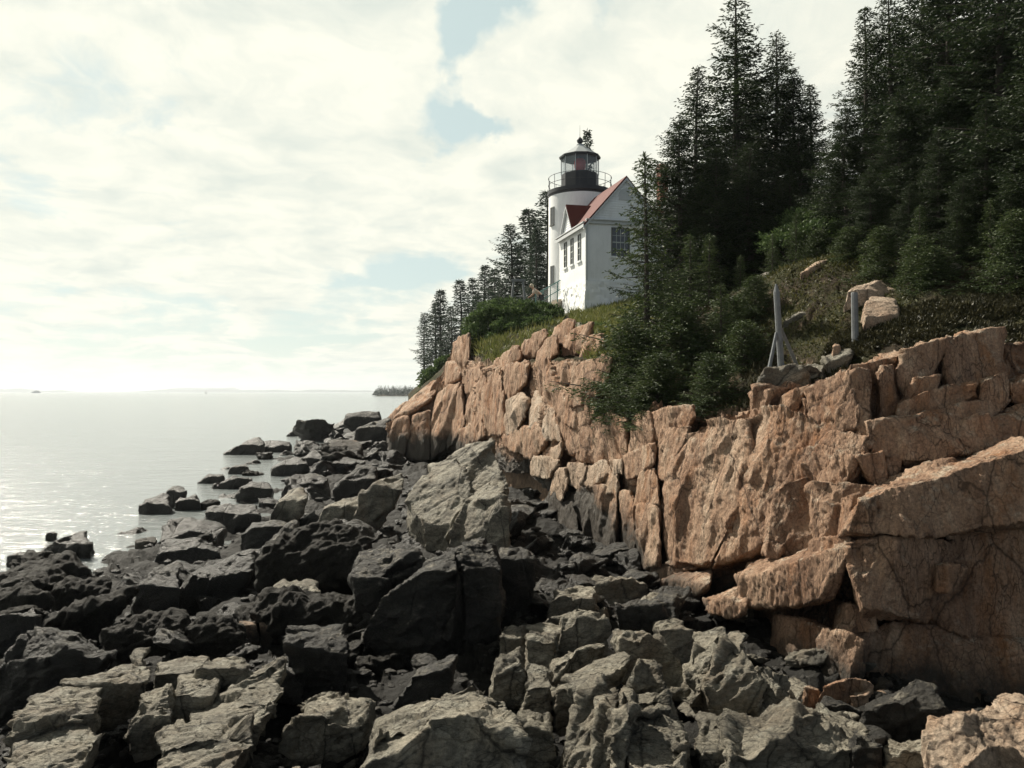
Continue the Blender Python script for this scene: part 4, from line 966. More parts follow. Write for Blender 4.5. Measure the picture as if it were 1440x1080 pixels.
TX, TY = float(P(815.5, 400, 51.5)[0]), 51.5
TZ = 8.6
tower = empty('lighthouse', (TX, TY, TZ), 'white round lighthouse tower with black gallery and red lens in its lantern', 'lighthouse')
def zt(py): return CZ + (HOR - py) / F * TY - TZ
rt = 44.2 / F * TY
MB().lathe([(rt + .03, -.6), (rt, zt(360)), (rt - .01, zt(279))], 96).build('tower_wall', M['stucco'], tower, smooth=True)
MB().lathe([(0, zt(271)), (rt + .06, zt(271)), (rt + .06, zt(276)), (rt + .0, zt(277.5)), (rt - .02, zt(281.5)), (rt - .2, zt(281.5))], 96).build('gallery_deck', M['black'], tower)
for zz in (zt(251.5), zt(261.5)):
    ra = MB()
    for k in range(64):
        a0, a1 = 2 * math.pi * k / 64, 2 * math.pi * (k + 1) / 64
        ra.tube((math.cos(a0) * rt, math.sin(a0) * rt, zz), (math.cos(a1) * rt, math.sin(a1) * rt, zz), .017, n=6)
    ra.build('gallery_rail', M['black'], tower)
for k in range(14):
    a = 2 * math.pi * (k + .3) / 14; MB().tube((math.cos(a) * rt, math.sin(a) * rt, zt(272)), (math.cos(a) * rt, math.sin(a) * rt, zt(251)), .018, n=6).build('baluster', M['black'], tower)
rl = 26.3 / F * TY
MB().lathe([(rl, zt(272)), (rl, zt(246.5)), (rl - .25, zt(246.5))], 10).build('lantern_base', M['black'], tower)
gl = MB().lathe([(rl - .03, zt(246.4)), (rl - .03, zt(223.5))], 10).build('lantern_pane', M['lantern_glass'], tower)
mu = MB()
for k in range(10):
    a = 2 * math.pi * k / 10; mu.tube((math.cos(a) * rl, math.sin(a) * rl, zt(246.5)), (math.cos(a) * rl, math.sin(a) * rl, zt(223.4)), .028, n=6)
mu.build('mullion', M['lead'], tower)
lens = MB().lathe([(.0, zt(241)), (.30, zt(240.6)), (.36, zt(236)), (.38, zt(231)), (.36, zt(227)), (.26, zt(223)), (0, zt(222.5))], 24).build('lens', M['red_glass'], tower, smooth=True)
MB().lathe([(.20, zt(244)), (.2, zt(241)), (0, zt(241))], 16).build('lens_pedestal', M['lead'], tower)
MB().lathe([(0, zt(223.6)), (rl + .12, zt(223.6)), (rl + .14, zt(221.2)), (rl + .05, zt(220.2))], 10).build('eave', M['black'], tower)
ro = MB().lathe([(rl + .05, zt(220.4)), (.26, zt(205.6)), (.24, zt(203.6)), (0, zt(203.4))], 10); ro.build('lantern_roof', M['lead'], tower)
ba = MB().lathe([(.14, zt(204)), (.15, zt(202.4)), (.10, zt(202.0))], 16); ba.sphere((0, 0, zt(198)), .20, 16, (1, 1, 1)); ba.tube((0, 0, zt(194)), (0, 0, zt(192.5)), .07, .03)
ball = ba.build('ventilator_ball', M['black'], tower, smooth=True)
MB().tube((0, 0, zt(193)), (0, 0, zt(176)), .014, .006, n=5).build('lightning_rod', M['black'], tower)
for py0, py1 in ((297, 320), (378, 401)):
    th = math.atan2(-.44, -.90); n_ = Vector((math.cos(th), math.sin(th), 0)); s_ = Vector((-n_.y, n_.x, 0)); z0, z1 = zt(py1), zt(py0)
    Mx = Matrix((( s_.x, n_.x, 0, 0), (s_.y, n_.y, 0, 0), (0, 0, 1, 0), (0, 0, 0, 1)))
    w = MB(); w.box((-.20, rt - .0, (z0 + z1) / 2), (.06, .06, z1 - z0 + .1), Mx); w.box((.20, rt, (z0 + z1) / 2), (.06, .06, z1 - z0 + .1), Mx); w.box((0, rt, z1 + .02), (.34, .06, .06), Mx); w.box((0, rt + .02, z0 - .05), (.5, .12, .07), Mx)
    fo = w.build('tower_window', M['frame'], tower); p = MB(); p.box((0, rt - .01, (z0 + z1) / 2), (.34, .05, z1 - z0), Mx); p.build('pane', M['pane'], fo)

# stair rail, concrete stair, timber frame, visitor
a, b = Vector(P(788, 394, 47.9)), Vector(P(753, 414, 46.8))
rail = empty('stair_railing', tuple(b - Vector((0, 0, 1))), 'green metal stair railing sloping down from the light tower', 'railing')
o0 = Vector(rail.location)
m = MB(); m.tube(a - o0, b - o0, .035, n=8); m.tube(a - o0 - Vector((0, 0, .55)), b - o0 - Vector((0, 0, .55)), .028, n=8); m.build('handrail', M['teal'], rail)
m = MB()
for k in range(9):
    dz = Vector((0, 0, -.10 - k * .11)); m.tube(a - o0 + dz, b - o0 + dz, .007, n=4)
for k in range(34):
    q = a.lerp(b, k / 33) - o0; m.tube(q, q - Vector((0, 0, 1.0)), .006, n=4)
m.build('wire_mesh', M['lead'], rail)
for k in range(4):
    q = a.lerp(b, .12 + k * .29) - o0; MB().tube(q + Vector((0, 0, .03)), q - Vector((0, 0, 1.3)), .032, n=8).build('post', M['teal'], rail)
st = empty('stairs', tuple(b + Vector((0, .4, -2.4))), 'concrete steps below the green railing', 'steps'); s0 = Vector(st.location)
n_steps = 9
for k in range(n_steps):
    q = a.lerp(b, (k + .5) / n_steps) - s0 - Vector((0, 0, 1.05)); w = (a - b).xy.length / n_steps
    MB().box((q.x, q.y + .45, q.z - .55), (w * 1.01, 1.0, 1.1), rz=math.atan2((a - b).y, (a - b).x)).build('step', M['concrete'], st)
fb = P(728, 432, 45.0); fz = landz(fb[0], 45.0) if False else float(fb[2])
fr_ = empty('timber_frame', (float(fb[0]), 45.0, fz), 'grey timber trestle frame standing behind the bush left of the tower', 'frame')
def tf(px, py, dy=0): q = P(px, py, 45.0); return Vector((q[0] - fb[0], dy, q[2] - fz))
MB().box(tuple(tf(728.7, 394.3)), (.80, .16, .14)).build('beam', M['grey_wood'], fr_, bevel=.01)
for (t, bt) in (((722.5, 395), (716.5, 436)), ((735, 395), (741.5, 436))):
    for dy in (-.35, .35): MB().tube(tf(*t), tf(*bt, dy) - Vector((0, 0, .5)), .065, .075, n=6).build('leg', M['grey_wood'], fr_)
MB().tube(tf(719.5, 417), tf(738.5, 417), .04, n=6).build('crossbar', M['grey_wood'], fr_)

M['skin'] = simple('skin', (.50, .30, .21), .6, var=.08); M['shirt'] = simple('peach_shirt', (.60, .50, .42), .85, var=.15); M['hair'] = simple('fair_hair', (.52, .45, .34), .7); M['trousers'] = simple('dark_trousers', (.06, .06, .07), .85)
def person():
    hd = P(745.5, 403.5, 46.0); D = 46.0
    zf = float(hd[2]) - 1.45; ox = float(hd[0]) + .22
    r = empty('person', (ox, D, zf), 'fair haired visitor in a pale peach shirt leaning over the green stair railing', 'person')
    J = {'pel': (.38, 0, .90), 'spine': (.28, 0, 1.08), 'chest': (.08, 0, 1.26), 'neck': (-.06, 0, 1.37), 'head': (-.14, 0, 1.46), 'top': (-.17, 0, 1.56),
         'lsh': (.02, -.19, 1.29), 'lel': (-.06, -.24, 1.03), 'lwr': (-.22, -.20, .88), 'rsh': (.02, .19, 1.29), 'rel': (-.04, .25, 1.02), 'rwr': (-.22, .20, .90),
         'lhip': (.40, -.10, .86), 'lkn': (.37, -.11, .48), 'lan': (.44, -.11, .07), 'lto': (.26, -.12, .03), 'rhip': (.40, .10, .86), 'rkn': (.33, .11, .48), 'ran': (.40, .11, .07), 'rto': (.22, .12, .03)}
    rad = {'pel': .145, 'spine': .135, 'chest': .145, 'neck': .06, 'head': .095, 'top': .07, 'lsh': .065, 'lel': .045, 'lwr': .032, 'rsh': .065, 'rel': .045, 'rwr': .032,
           'lhip': .09, 'lkn': .06, 'lan': .042, 'lto': .04, 'rhip': .09, 'rkn': .06, 'ran': .042, 'rto': .04}
    E = [('pel', 'spine'), ('spine', 'chest'), ('chest', 'neck'), ('neck', 'head'), ('head', 'top'), ('chest', 'lsh'), ('lsh', 'lel'), ('lel', 'lwr'), ('chest', 'rsh'), ('rsh', 'rel'), ('rel', 'rwr'),
         ('pel', 'lhip'), ('lhip', 'lkn'), ('lkn', 'lan'), ('lan', 'lto'), ('pel', 'rhip'), ('rhip', 'rkn'), ('rkn', 'ran'), ('ran', 'rto')]
    for s, y in (('l', -.2), ('r', .2)):       # hands: palm, four fingers, thumb
        w = np.array(J[s + 'wr']); J[s + 'pa'] = tuple(w + (-.07, 0, -.025)); rad[s + 'pa'] = .034; E.append((s + 'wr', s + 'pa'))
        for i in range(4):
            J[f'{s}f{i}'] = tuple(w + (-.125 + .006 * abs(i - 1.4), (i - 1.5) * .022, -.055)); rad[f'{s}f{i}'] = .010; E.append((s + 'pa', f'{s}f{i}'))
        J[s + 'th'] = tuple(w + (-.08, -.055 if y > 0 else .055, -.045)); rad[s + 'th'] = .011; E.append((s + 'pa', s + 'th'))
    def skin(name, names, mat, grow=0.0, root=None):
        idx = {k: i for i, k in enumerate(names)}
        me = bpy.data.meshes.new(name); me.from_pydata([J[k] for k in names], [(idx[a], idx[b]) for a, b in E if a in idx and b in idx], [])
        o = link(name, me, r); sk = o.modifiers.new('skin', 'SKIN'); sub = o.modifiers.new('sub', 'SUBSURF'); sub.levels = sub.render_levels = 2
        for k, i in idx.items():
            v = me.skin_vertices[0].data[i]; v.radius = (rad[k] + grow,) * 2; v.use_root = (k == (root or names[0]))
        me.materials.append(mat); return o
    skin('body', list(J), M['skin'])
    skin('shirt', ['pel', 'spine', 'chest', 'lsh', 'lel', 'rsh', 'rel'], M['shirt'], .018)
    skin('trousers', ['pel', 'lhip', 'lkn', 'lan', 'rhip', 'rkn', 'ran'], M['trousers'], .016)
    h = MB(); h.sphere((-.130, 0, 1.545), .108, 16, (1.0, .92, .86)); h.sphere((-.085, 0, 1.48), .095, 14, (.8, 1.0, 1.0)); h.build('hair', M['hair'], r, smooth=True)
    f = MB(); f.sphere((-.245, 0, 1.475), .018, 8, (1.2, .8, 1.4))
    for y in (-.035, .035): f.sphere((-.232, y, 1.505), .013, 8)
    f.sphere((-.235, 0, 1.435), .02, 8, (.4, 1.2, .35)); f.build('face', M['skin'], r, smooth=True)
person()

# weathered posts with braces at the cliff top
def post(label, top, bot, D, w, pointed, braces):
    b = P(*bot, D); t = P(*top, D)
    r = empty('wooden_post', tuple(b - np.array([0, 0, .15])), label, 'post', 'wooden posts at the cliff top'); o = Vector(r.location)
    m = MB(); B, Tp = Vector(b) - o - Vector((0, 0, .15)), Vector(t) - o
    dirv = (Tp - B).normalized(); e = Tp - dirv * .12
    m.tube(B, e, w * 1.08, w, n=9); m.tube(e, Tp + dirv * (0.02 if pointed else -.09), w, w * (.3 if pointed else .9), n=9)
    ob = m.build('shaft', M['grey_wood'], r)
    for (p0, p1, d1) in braces:
        q0, q1 = Vector(P(*p0, D)) - o, Vector(P(*p1, D + d1)) - o
        MB().tube(q0, q1 - Vector((0, 0, .08)), .028, .034, n=7).build('brace', M['grey_wood'], r)
post('pointed grey wooden post with two braces on the stone pile', (1091.5, 401), (1099, 511), 13.6, .052, True, (((1092, 468), (1079, 524), -.3), ((1098, 462), (1121, 508), .4)))
post('flat topped grey wooden post without braces', (1201.5, 404), (1203, 492), 14.3, .058, False, ())
for o, lab, m, D in (([(1070,528),(1078,517),(1097,509),(1117,508),(1130,524),(1128,536),(1100,540)], 'pale rounded stone carrying the pointed post', S, 13.0), ([(1057,548),(1060,541),(1093,538),(1124,537),(1118,545),(1080,552)], 'thin flat slab under the pale rounded stone', G, 12.9),
                     ([(1127,522),(1135,513),(1160,512),(1158,521),(1140,530)], 'flat stone right of the pale rounded stone', S, 13.3), ([(1156,512),(1165,500),(1180,495),(1197,496),(1190,508),(1168,519)], 'stack of dark stones between the two posts', S, 13.5), ([(1168,494),(1174,481),(1182,484),(1184,494)], 'reddish upright stone between the two posts', G, 13.8), ([(1190,500),(1200,488),(1215,490),(1216,500)], 'pale stone at the foot of the flat topped post', 'pale_granite', 14.0)):
    outcrop('boulder', lab, o, m, L1=.3, L2=1.5, f=.5, D=D, cat='boulder', group='stones at the cliff top', T=.5)
for o, lab, D in (([(1124,384),(1138,374),(1160,362),(1168,364),(1152,379)], 'bleached rock on the mossy slope below the dark trees', 17.4), ([(1190,416),(1206,399),(1238,391),(1254,397),(1268,411),(1240,420)], 'bright flat rock on the slope behind the flat topped post', 16), ([(1212,456),(1214,428),(1230,416),(1256,418),(1264,440),(1248,460)], 'grey cracked rock right of the flat topped post, under the bright flat one', 15),
                  ([(1100,452),(1115,440),(1140,438),(1138,452)], 'small pale rock between the two posts, higher up the slope', 16.5), ([(1060,394),(1070,384),(1092,382),(1086,393)], 'far pale rock glimpsed under the trees', 21), ([(1322,385),(1330,366),(1350,358),(1352,380)], 'pale rock half hidden in the dark wood', 16.5), ([(1010,520),(800,470),(812,452),(826,462)][1:], 'grey rock on the slope below the house', 40)):
    a_ = np.array(o, float); Dg = hit((a_[:, 0].min() + a_[:, 0].max()) / 2, a_[:, 1].max(), land, 11.5)
    outcrop('boulder', lab, o, 'pale_granite' if 'bleached' in lab or 'bright' in lab else S, L1=.5, L2=2.0, f=.4, D=(Dg or D) - .15, cat='boulder', group='rocks on the slope', T=.8, down=.25)

# ------------------------------------------------------------------ far shore and boats
def hills(name, x0, x1, D, prof, mat, seed, depth):
    n = 160; V = []; T = []
    for i in range(n):
        t = i / (n - 1); x = x0 + (x1 - x0) * t; h = prof(t)
        for dy, k in ((0, 0), (.15, .55), (.5, 1), (1, 0)): V.append((x, D + dy * depth, -1 + (h + 1) * k))
    for i in range(n - 1):
        for j in range(3): a = i * 4 + j; T.append((a, a + 4, a + 5, a + 1))
    o = link(name, mesh_from(name, V, T, mat)); o['kind'] = 'structure'; return o
M['far_land'] = simple('far_forest', (.035, .055, .045), .95, sc=.02, bumpd=1)
r_ = np.random.default_rng(3)
def prof(h, seed, s=9): return lambda t: max(.3, h * min(1, 7 * t, 7 * (1 - t)) * (.75 + .35 * float(fbm(np.array([[t * s, seed, 0]]), 4, seed)[0])))
hills('far_island', (-60 - CX) / F * 8000, (78 - CX) / F * 8000, 8000, prof(34, 1), M['far_land'], 1, 700)
hills('far_shore', (150 - CX) / F * 8600, (540 - CX) / F * 8600, 8600, prof(34, 2, 14), M['far_land'], 2, 900)
hills('far_mountain', (205 - CX) / F * 10500, (330 - CX) / F * 10500, 10500, prof(62, 5, 3), M['far_land'], 3, 900)
hills('near_island', (522 - CX) / F * 760, (660 - CX) / F * 760, 760, lambda t: 2.2 if t > .03 else .8, M['soil'], 4, 120)
def boat(name, label, px, D, L, kind):
    x = (px - CX) / F * D; r = empty(name, (x, D, 0), label, 'boat')
    w = L * .24; h = L * .075
    pr = [(-L / 2, 0), (-L * .42, w / 2), (L * .35, w / 2), (L / 2, 0), (L * .35, -w / 2), (-L * .42, -w / 2)]
    MB().prism([(a, b, -.3) for a, b in pr], (0, 0, h + .3)).build('hull', M['board'], r)
    if kind == 'ferry':
        MB().box((0, 0, h + L * .045), (L * .7, w * .8, L * .09)).box((L * .02, 0, h + L * .125), (L * .45, w * .7, L * .07)).build('cabin', M['board'], r)
        MB().box((0, 0, h + L * .05), (L * .66, w * .82, L * .03)).build('window_band', M['frame'], r)
        MB().tube((-L * .05, 0, h + L * .16), (-L * .05, 0, h + L * .27), L * .02).build('funnel', M['trim'], r)
    else:
        MB().tube((0, 0, h), (0, 0, L * 1.2), .06).build('mast', M['frame'], r)
        MB().prism([(.1, 0, h + .4), (-L * .42, 0, h + .4), (.1, 0, L * 1.15)], (0, .05, 0)).build('sail', M['trim'], r)
boat('ferry', 'white ferry far out near the left edge of the horizon', 51, 2600, 32, 'ferry')
boat('sailing_boat', 'tiny sailing boat far out on the horizon', 290, 1700, 6.5, 'sail')
# ------------------------------------------------------------------ vegetation
def leaf_mat(name, lo, mid, hi, sc=1.2, trans=.25, rough=.6):
    t = NT(name)
    rnd = t.geo.outputs['Random Per Island']
    f = t.math('ADD', t.math('MULTIPLY', rnd, .5), t.math('MULTIPLY', t.noise(sc, 4, .6), .6))
    col = t.ramp(f, [(.25, lo), (.55, mid), (.85, hi)])
    t.done(col, rough, None, .25)
    tr = t.N.new('ShaderNodeBsdfTranslucent'); t.L.new(col, tr.inputs[0])
    mx = t.N.new('ShaderNodeMixShader'); mx.inputs[0].default_value = trans
    t.L.new(t.b.outputs[0], mx.inputs[1]); t.L.new(tr.outputs[0], mx.inputs[2]); t.L.new(mx.outputs[0], t.N['Material Output'].inputs[0])
    return t.m
M['needle'] = leaf_mat('spruce_needles', (.010, .018, .008), (.022, .036, .014), (.050, .068, .025))
M['needle_young'] = leaf_mat('young_spruce_needles', (.026, .042, .016), (.050, .075, .026), (.10, .125, .042))
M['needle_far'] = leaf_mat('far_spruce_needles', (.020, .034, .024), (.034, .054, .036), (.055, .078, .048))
M['leaf'] = leaf_mat('shrub_leaves', (.040, .068, .024), (.080, .125, .042), (.15, .205, .07))
M['grass'] = leaf_mat('grass_blades', (.085, .10, .026), (.16, .18, .05), (.27, .25, .09), .7)
M['moss'] = leaf_mat('heath_leaves', (.030, .036, .012), (.070, .072, .022), (.13, .118, .04), 1.5)
M['heath'] = leaf_mat('dark_heath_leaves', (.022, .022, .010), (.045, .042, .018), (.085, .075, .035), 2, .1, .5)
M['bark'] = simple('bark', (.060, .050, .042), .95, bumpd=.03, sc=12)

def blades(O, Dr, Ln, Wd):
    """diamond shaped needle sprays: O origin, Dr unit direction, Ln length, Wd width"""
    n = len(O); rr = np.random.default_rng(n).normal(size=(n, 3)); S_ = np.cross(Dr, rr); S_ /= np.linalg.norm(S_, axis=1, keepdims=True) + 1e-9
    mid = O + Dr * (Ln * .45)[:, None]
    V = np.stack([O, mid + S_ * (Wd / 2)[:, None], O + Dr * Ln[:, None], mid - S_ * (Wd / 2)[:, None]], 1).reshape(-1, 3)
    return V, np.arange(n * 4).reshape(n, 4)
def unit(v): return v / (np.linalg.norm(v, axis=-1, keepdims=True) + 1e-9)
def spruce_mesh(name, seed, H=10.0, R0=2.2, q=1.0, bare=.06, shape=.8, gap=.35, mat='needle', dens=1.0, lean=.0):
    """crown and trunk meshes of a spruce of height H; q coarsens the sprays for far trees"""
    r = np.random.default_rng(seed); O, DR, LN, WD = [], [], [], []
    tr = MB(); pts = []; nseg = 14; sway = r.normal(size=2) * .012 * H
    for k in range(nseg + 1):
        t = k / nseg; pts.append(Vector((sway[0] * math.sin(t * 3) + lean * t * H, sway[1] * math.sin(t * 2.3), t * H - (.6 if k == 0 else 0))))
    rad = lambda t: (.0135 * H) * (1 - t) ** .85 + .012
    for k in range(nseg): tr.tube(pts[k], pts[k + 1], rad(k / nseg), rad((k + 1) / nseg), n=8, cap=False)
    P_ = np.array([tuple(p) for p in pts])
    z = bare * H; az = r.uniform(0, 6.28)
    while z < H * .992:
        t = z / H; c = np.array([np.interp(t, np.linspace(0, 1, nseg + 1), P_[:, j]) for j in range(3)])
        nb = int(r.integers(5, 8) if t < .9 else 4); lob = r.uniform(0, 6.28)
        for b in range(nb):
            az += 2.4 + r.normal() * .35
            prof = (1 - t) ** shape * min(1, .55 + (t - bare) * 3.2)
            L = R0 * prof * (1 + .28 * math.cos(az - lob)) * r.uniform(.60, 1.15) + .10 + .05 * r.random()
            if r.random() < gap * .5 and t < .93: L *= r.uniform(.3, .75)
            if r.random() < .05: L *= 1.3
            el = R(np.interp(t, [0, .4, .8, 1], [-16, -6, 14, 55]) + r.normal() * 7)
            n = max(5, int(L / .14)); s = np.linspace(0, 1, n)
            dh = np.array([math.cos(az), math.sin(az), 0])
            hor = L * s * math.cos(el); ver = L * s * math.sin(el) - L * .20 * np.sin(s * math.pi * .8) * (1 - t) + L * .16 * s ** 3
            B = c + dh * hor[:, None] + np.array([0, 0, 1]) * ver[:, None]
            if L > .35:
                for i0, i1 in ((0, n // 2), (n // 2, n - 1)): tr.tube(B[i0], B[i1], max(.006, .017 * L * (1 - i0 / n)), max(.005, .015 * L * (1 - i1 / n)), n=4, cap=False)
            side = np.cross(dh, [0, 0, 1.])
            nt = max(5, int(L / (.060 * q) * dens)); st = np.sort(r.uniform(.10 if L < .8 else .16, 1, nt))
            base = np.stack([np.interp(st, s, B[:, j]) for j in range(3)], 1)
            tl = (.09 + .46 * L * (1 - st) ** .8 * np.minimum(1, st * 3.2)) * r.uniform(.55, 1.15, nt) + .03; sg = np.where(np.arange(nt) % 2, 1., -1.)
            ang = R(58) + r.normal(size=nt) * .22
            td = unit(dh * np.cos(ang)[:, None] + side * (np.sin(ang) * sg)[:, None] + np.array([0, 0, 1.]) * (-.20 + .22 * r.normal(size=nt))[:, None])
            m = np.maximum(2, (tl / (.050 * q)).astype(int)); ti = np.repeat(np.arange(nt), m)
            k = np.concatenate([np.linspace(.05, 1, x) for x in m]); N_ = len(ti)
            o = base[ti] + td[ti] * (tl[ti] * k)[:, None]
            sd = np.cross(td[ti], [0, 0, 1.]); a2 = r.uniform(-.85, .85, N_)
            dd = unit(td[ti] * np.cos(a2)[:, None] + sd * np.sin(a2)[:, None] + np.array([0, 0, 1.]) * (.22 * r.normal(size=N_))[:, None])
            O.append(o); DR.append(dd); LN.append(r.uniform(.07, .13, N_) * q ** .75); WD.append(r.uniform(.024, .044, N_) * q ** .95)
            # needles along the limb itself
            m2 = max(4, int(L / (.035 * q))); s2 = r.uniform(.2, 1, m2); o2 = np.stack([np.interp(s2, s, B[:, j]) for j in range(3)], 1)
            O.append(o2); DR.append(unit(dh + .6 * r.normal(size=(m2, 3)))); LN.append(r.uniform(.06, .11, m2) * q ** .75); WD.append(r.uniform(.020, .034, m2) * q ** .95)
        z += H * np.interp(t, [0, 1], [.036, .016]) * r.uniform(.65, 1.35)
    # leader
    m2 = 30; s2 = r.uniform(.95, 1.0, m2); O.append(np.c_[np.full(m2, P_[-1, 0]), np.full(m2, P_[-1, 1]), s2 * H]); DR.append(unit(np.array([0, 0, 1.]) + .6 * r.normal(size=(m2, 3)))); LN.append(np.full(m2, .11)); WD.append(np.full(m2, .03))
    V, T = blades(np.concatenate(O), np.concatenate(DR), np.concatenate(LN), np.concatenate(WD))
    cm = mesh_from(name + '_crown', V, T, M[mat], False)
    bmesh.ops.recalc_face_normals(tr.bm, faces=tr.bm.faces[:]); tm = bpy.data.meshes.new(name + '_trunk'); tr.bm.to_mesh(tm); tr.bm.free(); tm.materials.append(M['bark'])
    return cm, tm, H
NP = [spruce_mesh('spruce', 1, 10, 2.5, 1.35, .04, .78, .4, dens=2.1), spruce_mesh('spruce', 2, 10, 2.1, 1.35, .05, .85, .5, dens=2.0), spruce_mesh('spruce', 3, 10, 2.8, 1.3, .03, .72, .35, dens=2.1), spruce_mesh('spruce', 4, 12, 2.4, 1.45, .12, .8, .6, dens=2.1),
      spruce_mesh('spruce', 5, 10, 2.4, 1.4, .05, .95, .7, dens=2.0), spruce_mesh('spruce', 6, 11, 2.2, 1.4, .06, .7, .8, dens=2.0)]
YP = [spruce_mesh('young_spruce', 11, 5.5, 1.75, .8, .05, 1.3, .75, 'needle_young', .9), spruce_mesh('young_spruce', 12, 3, 1.3, .8, .03, .7, .2, 'needle_young', 1.1)]
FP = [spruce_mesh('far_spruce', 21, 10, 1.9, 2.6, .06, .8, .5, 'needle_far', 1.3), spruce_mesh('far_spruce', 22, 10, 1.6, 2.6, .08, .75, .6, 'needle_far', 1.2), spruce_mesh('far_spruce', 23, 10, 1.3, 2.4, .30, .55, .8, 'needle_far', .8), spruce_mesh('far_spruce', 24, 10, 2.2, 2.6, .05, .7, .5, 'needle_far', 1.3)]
TN = [0]
def tree(proto, apex, D, label, group, wide=1.0, base=None, lean=0.0, name='spruce_tree'):
    TN[0] += 1; cm, tm, H = proto; a = P(*apex, D)
    zb = base if base is not None else landz(a[0], D) - .1
    s = (a[2] - zb) / H; r = empty(name, (float(a[0]), D, zb), label, 'tree', group, rz=TN[0] * 2.399)
    r.rotation_euler.y = lean
    w = s * wide; r.scale = (w, w, s)
    link('trunk', tm, r); link('crown', cm, r); return r
gF, gC, gR = 'spruces in the far row on the ridge', 'spruces behind the house', 'spruces of the dark wood on the right'
def zpx(py, D): return CZ + (HOR - py) / F * D
for pr, ap, D, wd, by, lab in ((2, (597,440), 100, 1.0, 542, 'thin far spruce with a bare lower trunk, leftmost of the row'), (1, (622,408), 96, 1.2, 540, 'far spruce next to the thin leftmost one'), (0, (614,425), 98, 1.1, 540, 'shorter far spruce tucked between the two leftmost'),
        (1, (646,394), 90, 1.2, 520, 'far spruce with a slim pointed top, third peak of the row'), (0, (663,391), 88, 1.1, 510, 'far spruce just right of the third peak'), (0, (685,373), 82, 1.2, 500, 'far spruce at the middle of the row'), (1, (697,378), 80, 1.3, 500, 'far spruce standing close against the middle one'),
        (3, (717,317), 72, 1.15, 470, 'tall far spruce with ragged branches left of the tallest pair'), (1, (741,294), 70, 1.35, 460, 'tallest far spruce left of the tower'), (3, (768,270), 66, 1.15, 450, 'far spruce half hidden by the tower'), (0, (757,320), 63, 1.0, 450, 'short far spruce in front of the tower\'s dark backdrop'), (3, (729,345), 74, 1.1, 460, 'dark far spruce filling behind the timber frame'),
        (3, (633,432), 92, 1.1, 530, 'low far spruce below the second peak'), (0, (672,415), 84, 1.2, 510, 'low far spruce below the middle of the row'), (3, (705,400), 76, 1.2, 480, 'low far spruce behind the timber frame'), (1, (825,184), 64, .5, 440, 'spruce whose top shows right behind the lantern'), (0, (845,262), 60, .8, 440, 'spruce showing beside the gallery railing')):
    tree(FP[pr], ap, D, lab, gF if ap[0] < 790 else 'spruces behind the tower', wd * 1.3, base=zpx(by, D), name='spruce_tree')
for pr, ap, D, wd, lab in ((4, (985,96), 27, .62, 'spruce with a blunt top, left peak of the clump behind the house'), (3, (1033,-12), 28, .72, 'tallest spruce of the clump behind the house'), (5, (1086,52), 29, .62, 'second tallest spruce of the clump, right of the tallest'), (0, (1116,98), 28, .55, 'spruce with drooping side limbs on the right of the clump'), (4, (1137,118), 30, .6, 'rightmost spruce of the clump behind the house'),
        (2, (962,170), 25, .62, 'lower spruce at the left front of the clump'), (0, (1010,210), 24, .8, 'broad lower spruce at the centre front of the clump'), (2, (1062,200), 24, .75, 'broad lower spruce right of the centre of the clump'), (0, (1110,240), 24.5, .75, 'lower spruce at the right front of the clump'), (1, (1150,290), 25, .8, 'short spruce in the gap between clump and wood'), (5, (945,250), 26, .7, 'spruce at the left foot of the clump behind the chimney'), (0, (1000,180), 29, .7, 'spruce in the back row of the clump, left of the tallest'), (2, (1060,120), 30, .7, 'spruce in the back row of the clump, right of the tallest'), (2, (1125,180), 26, .7, 'spruce before the one with drooping side limbs')):
    tree(NP[pr], ap, D, lab, gC, wd * 1.9)
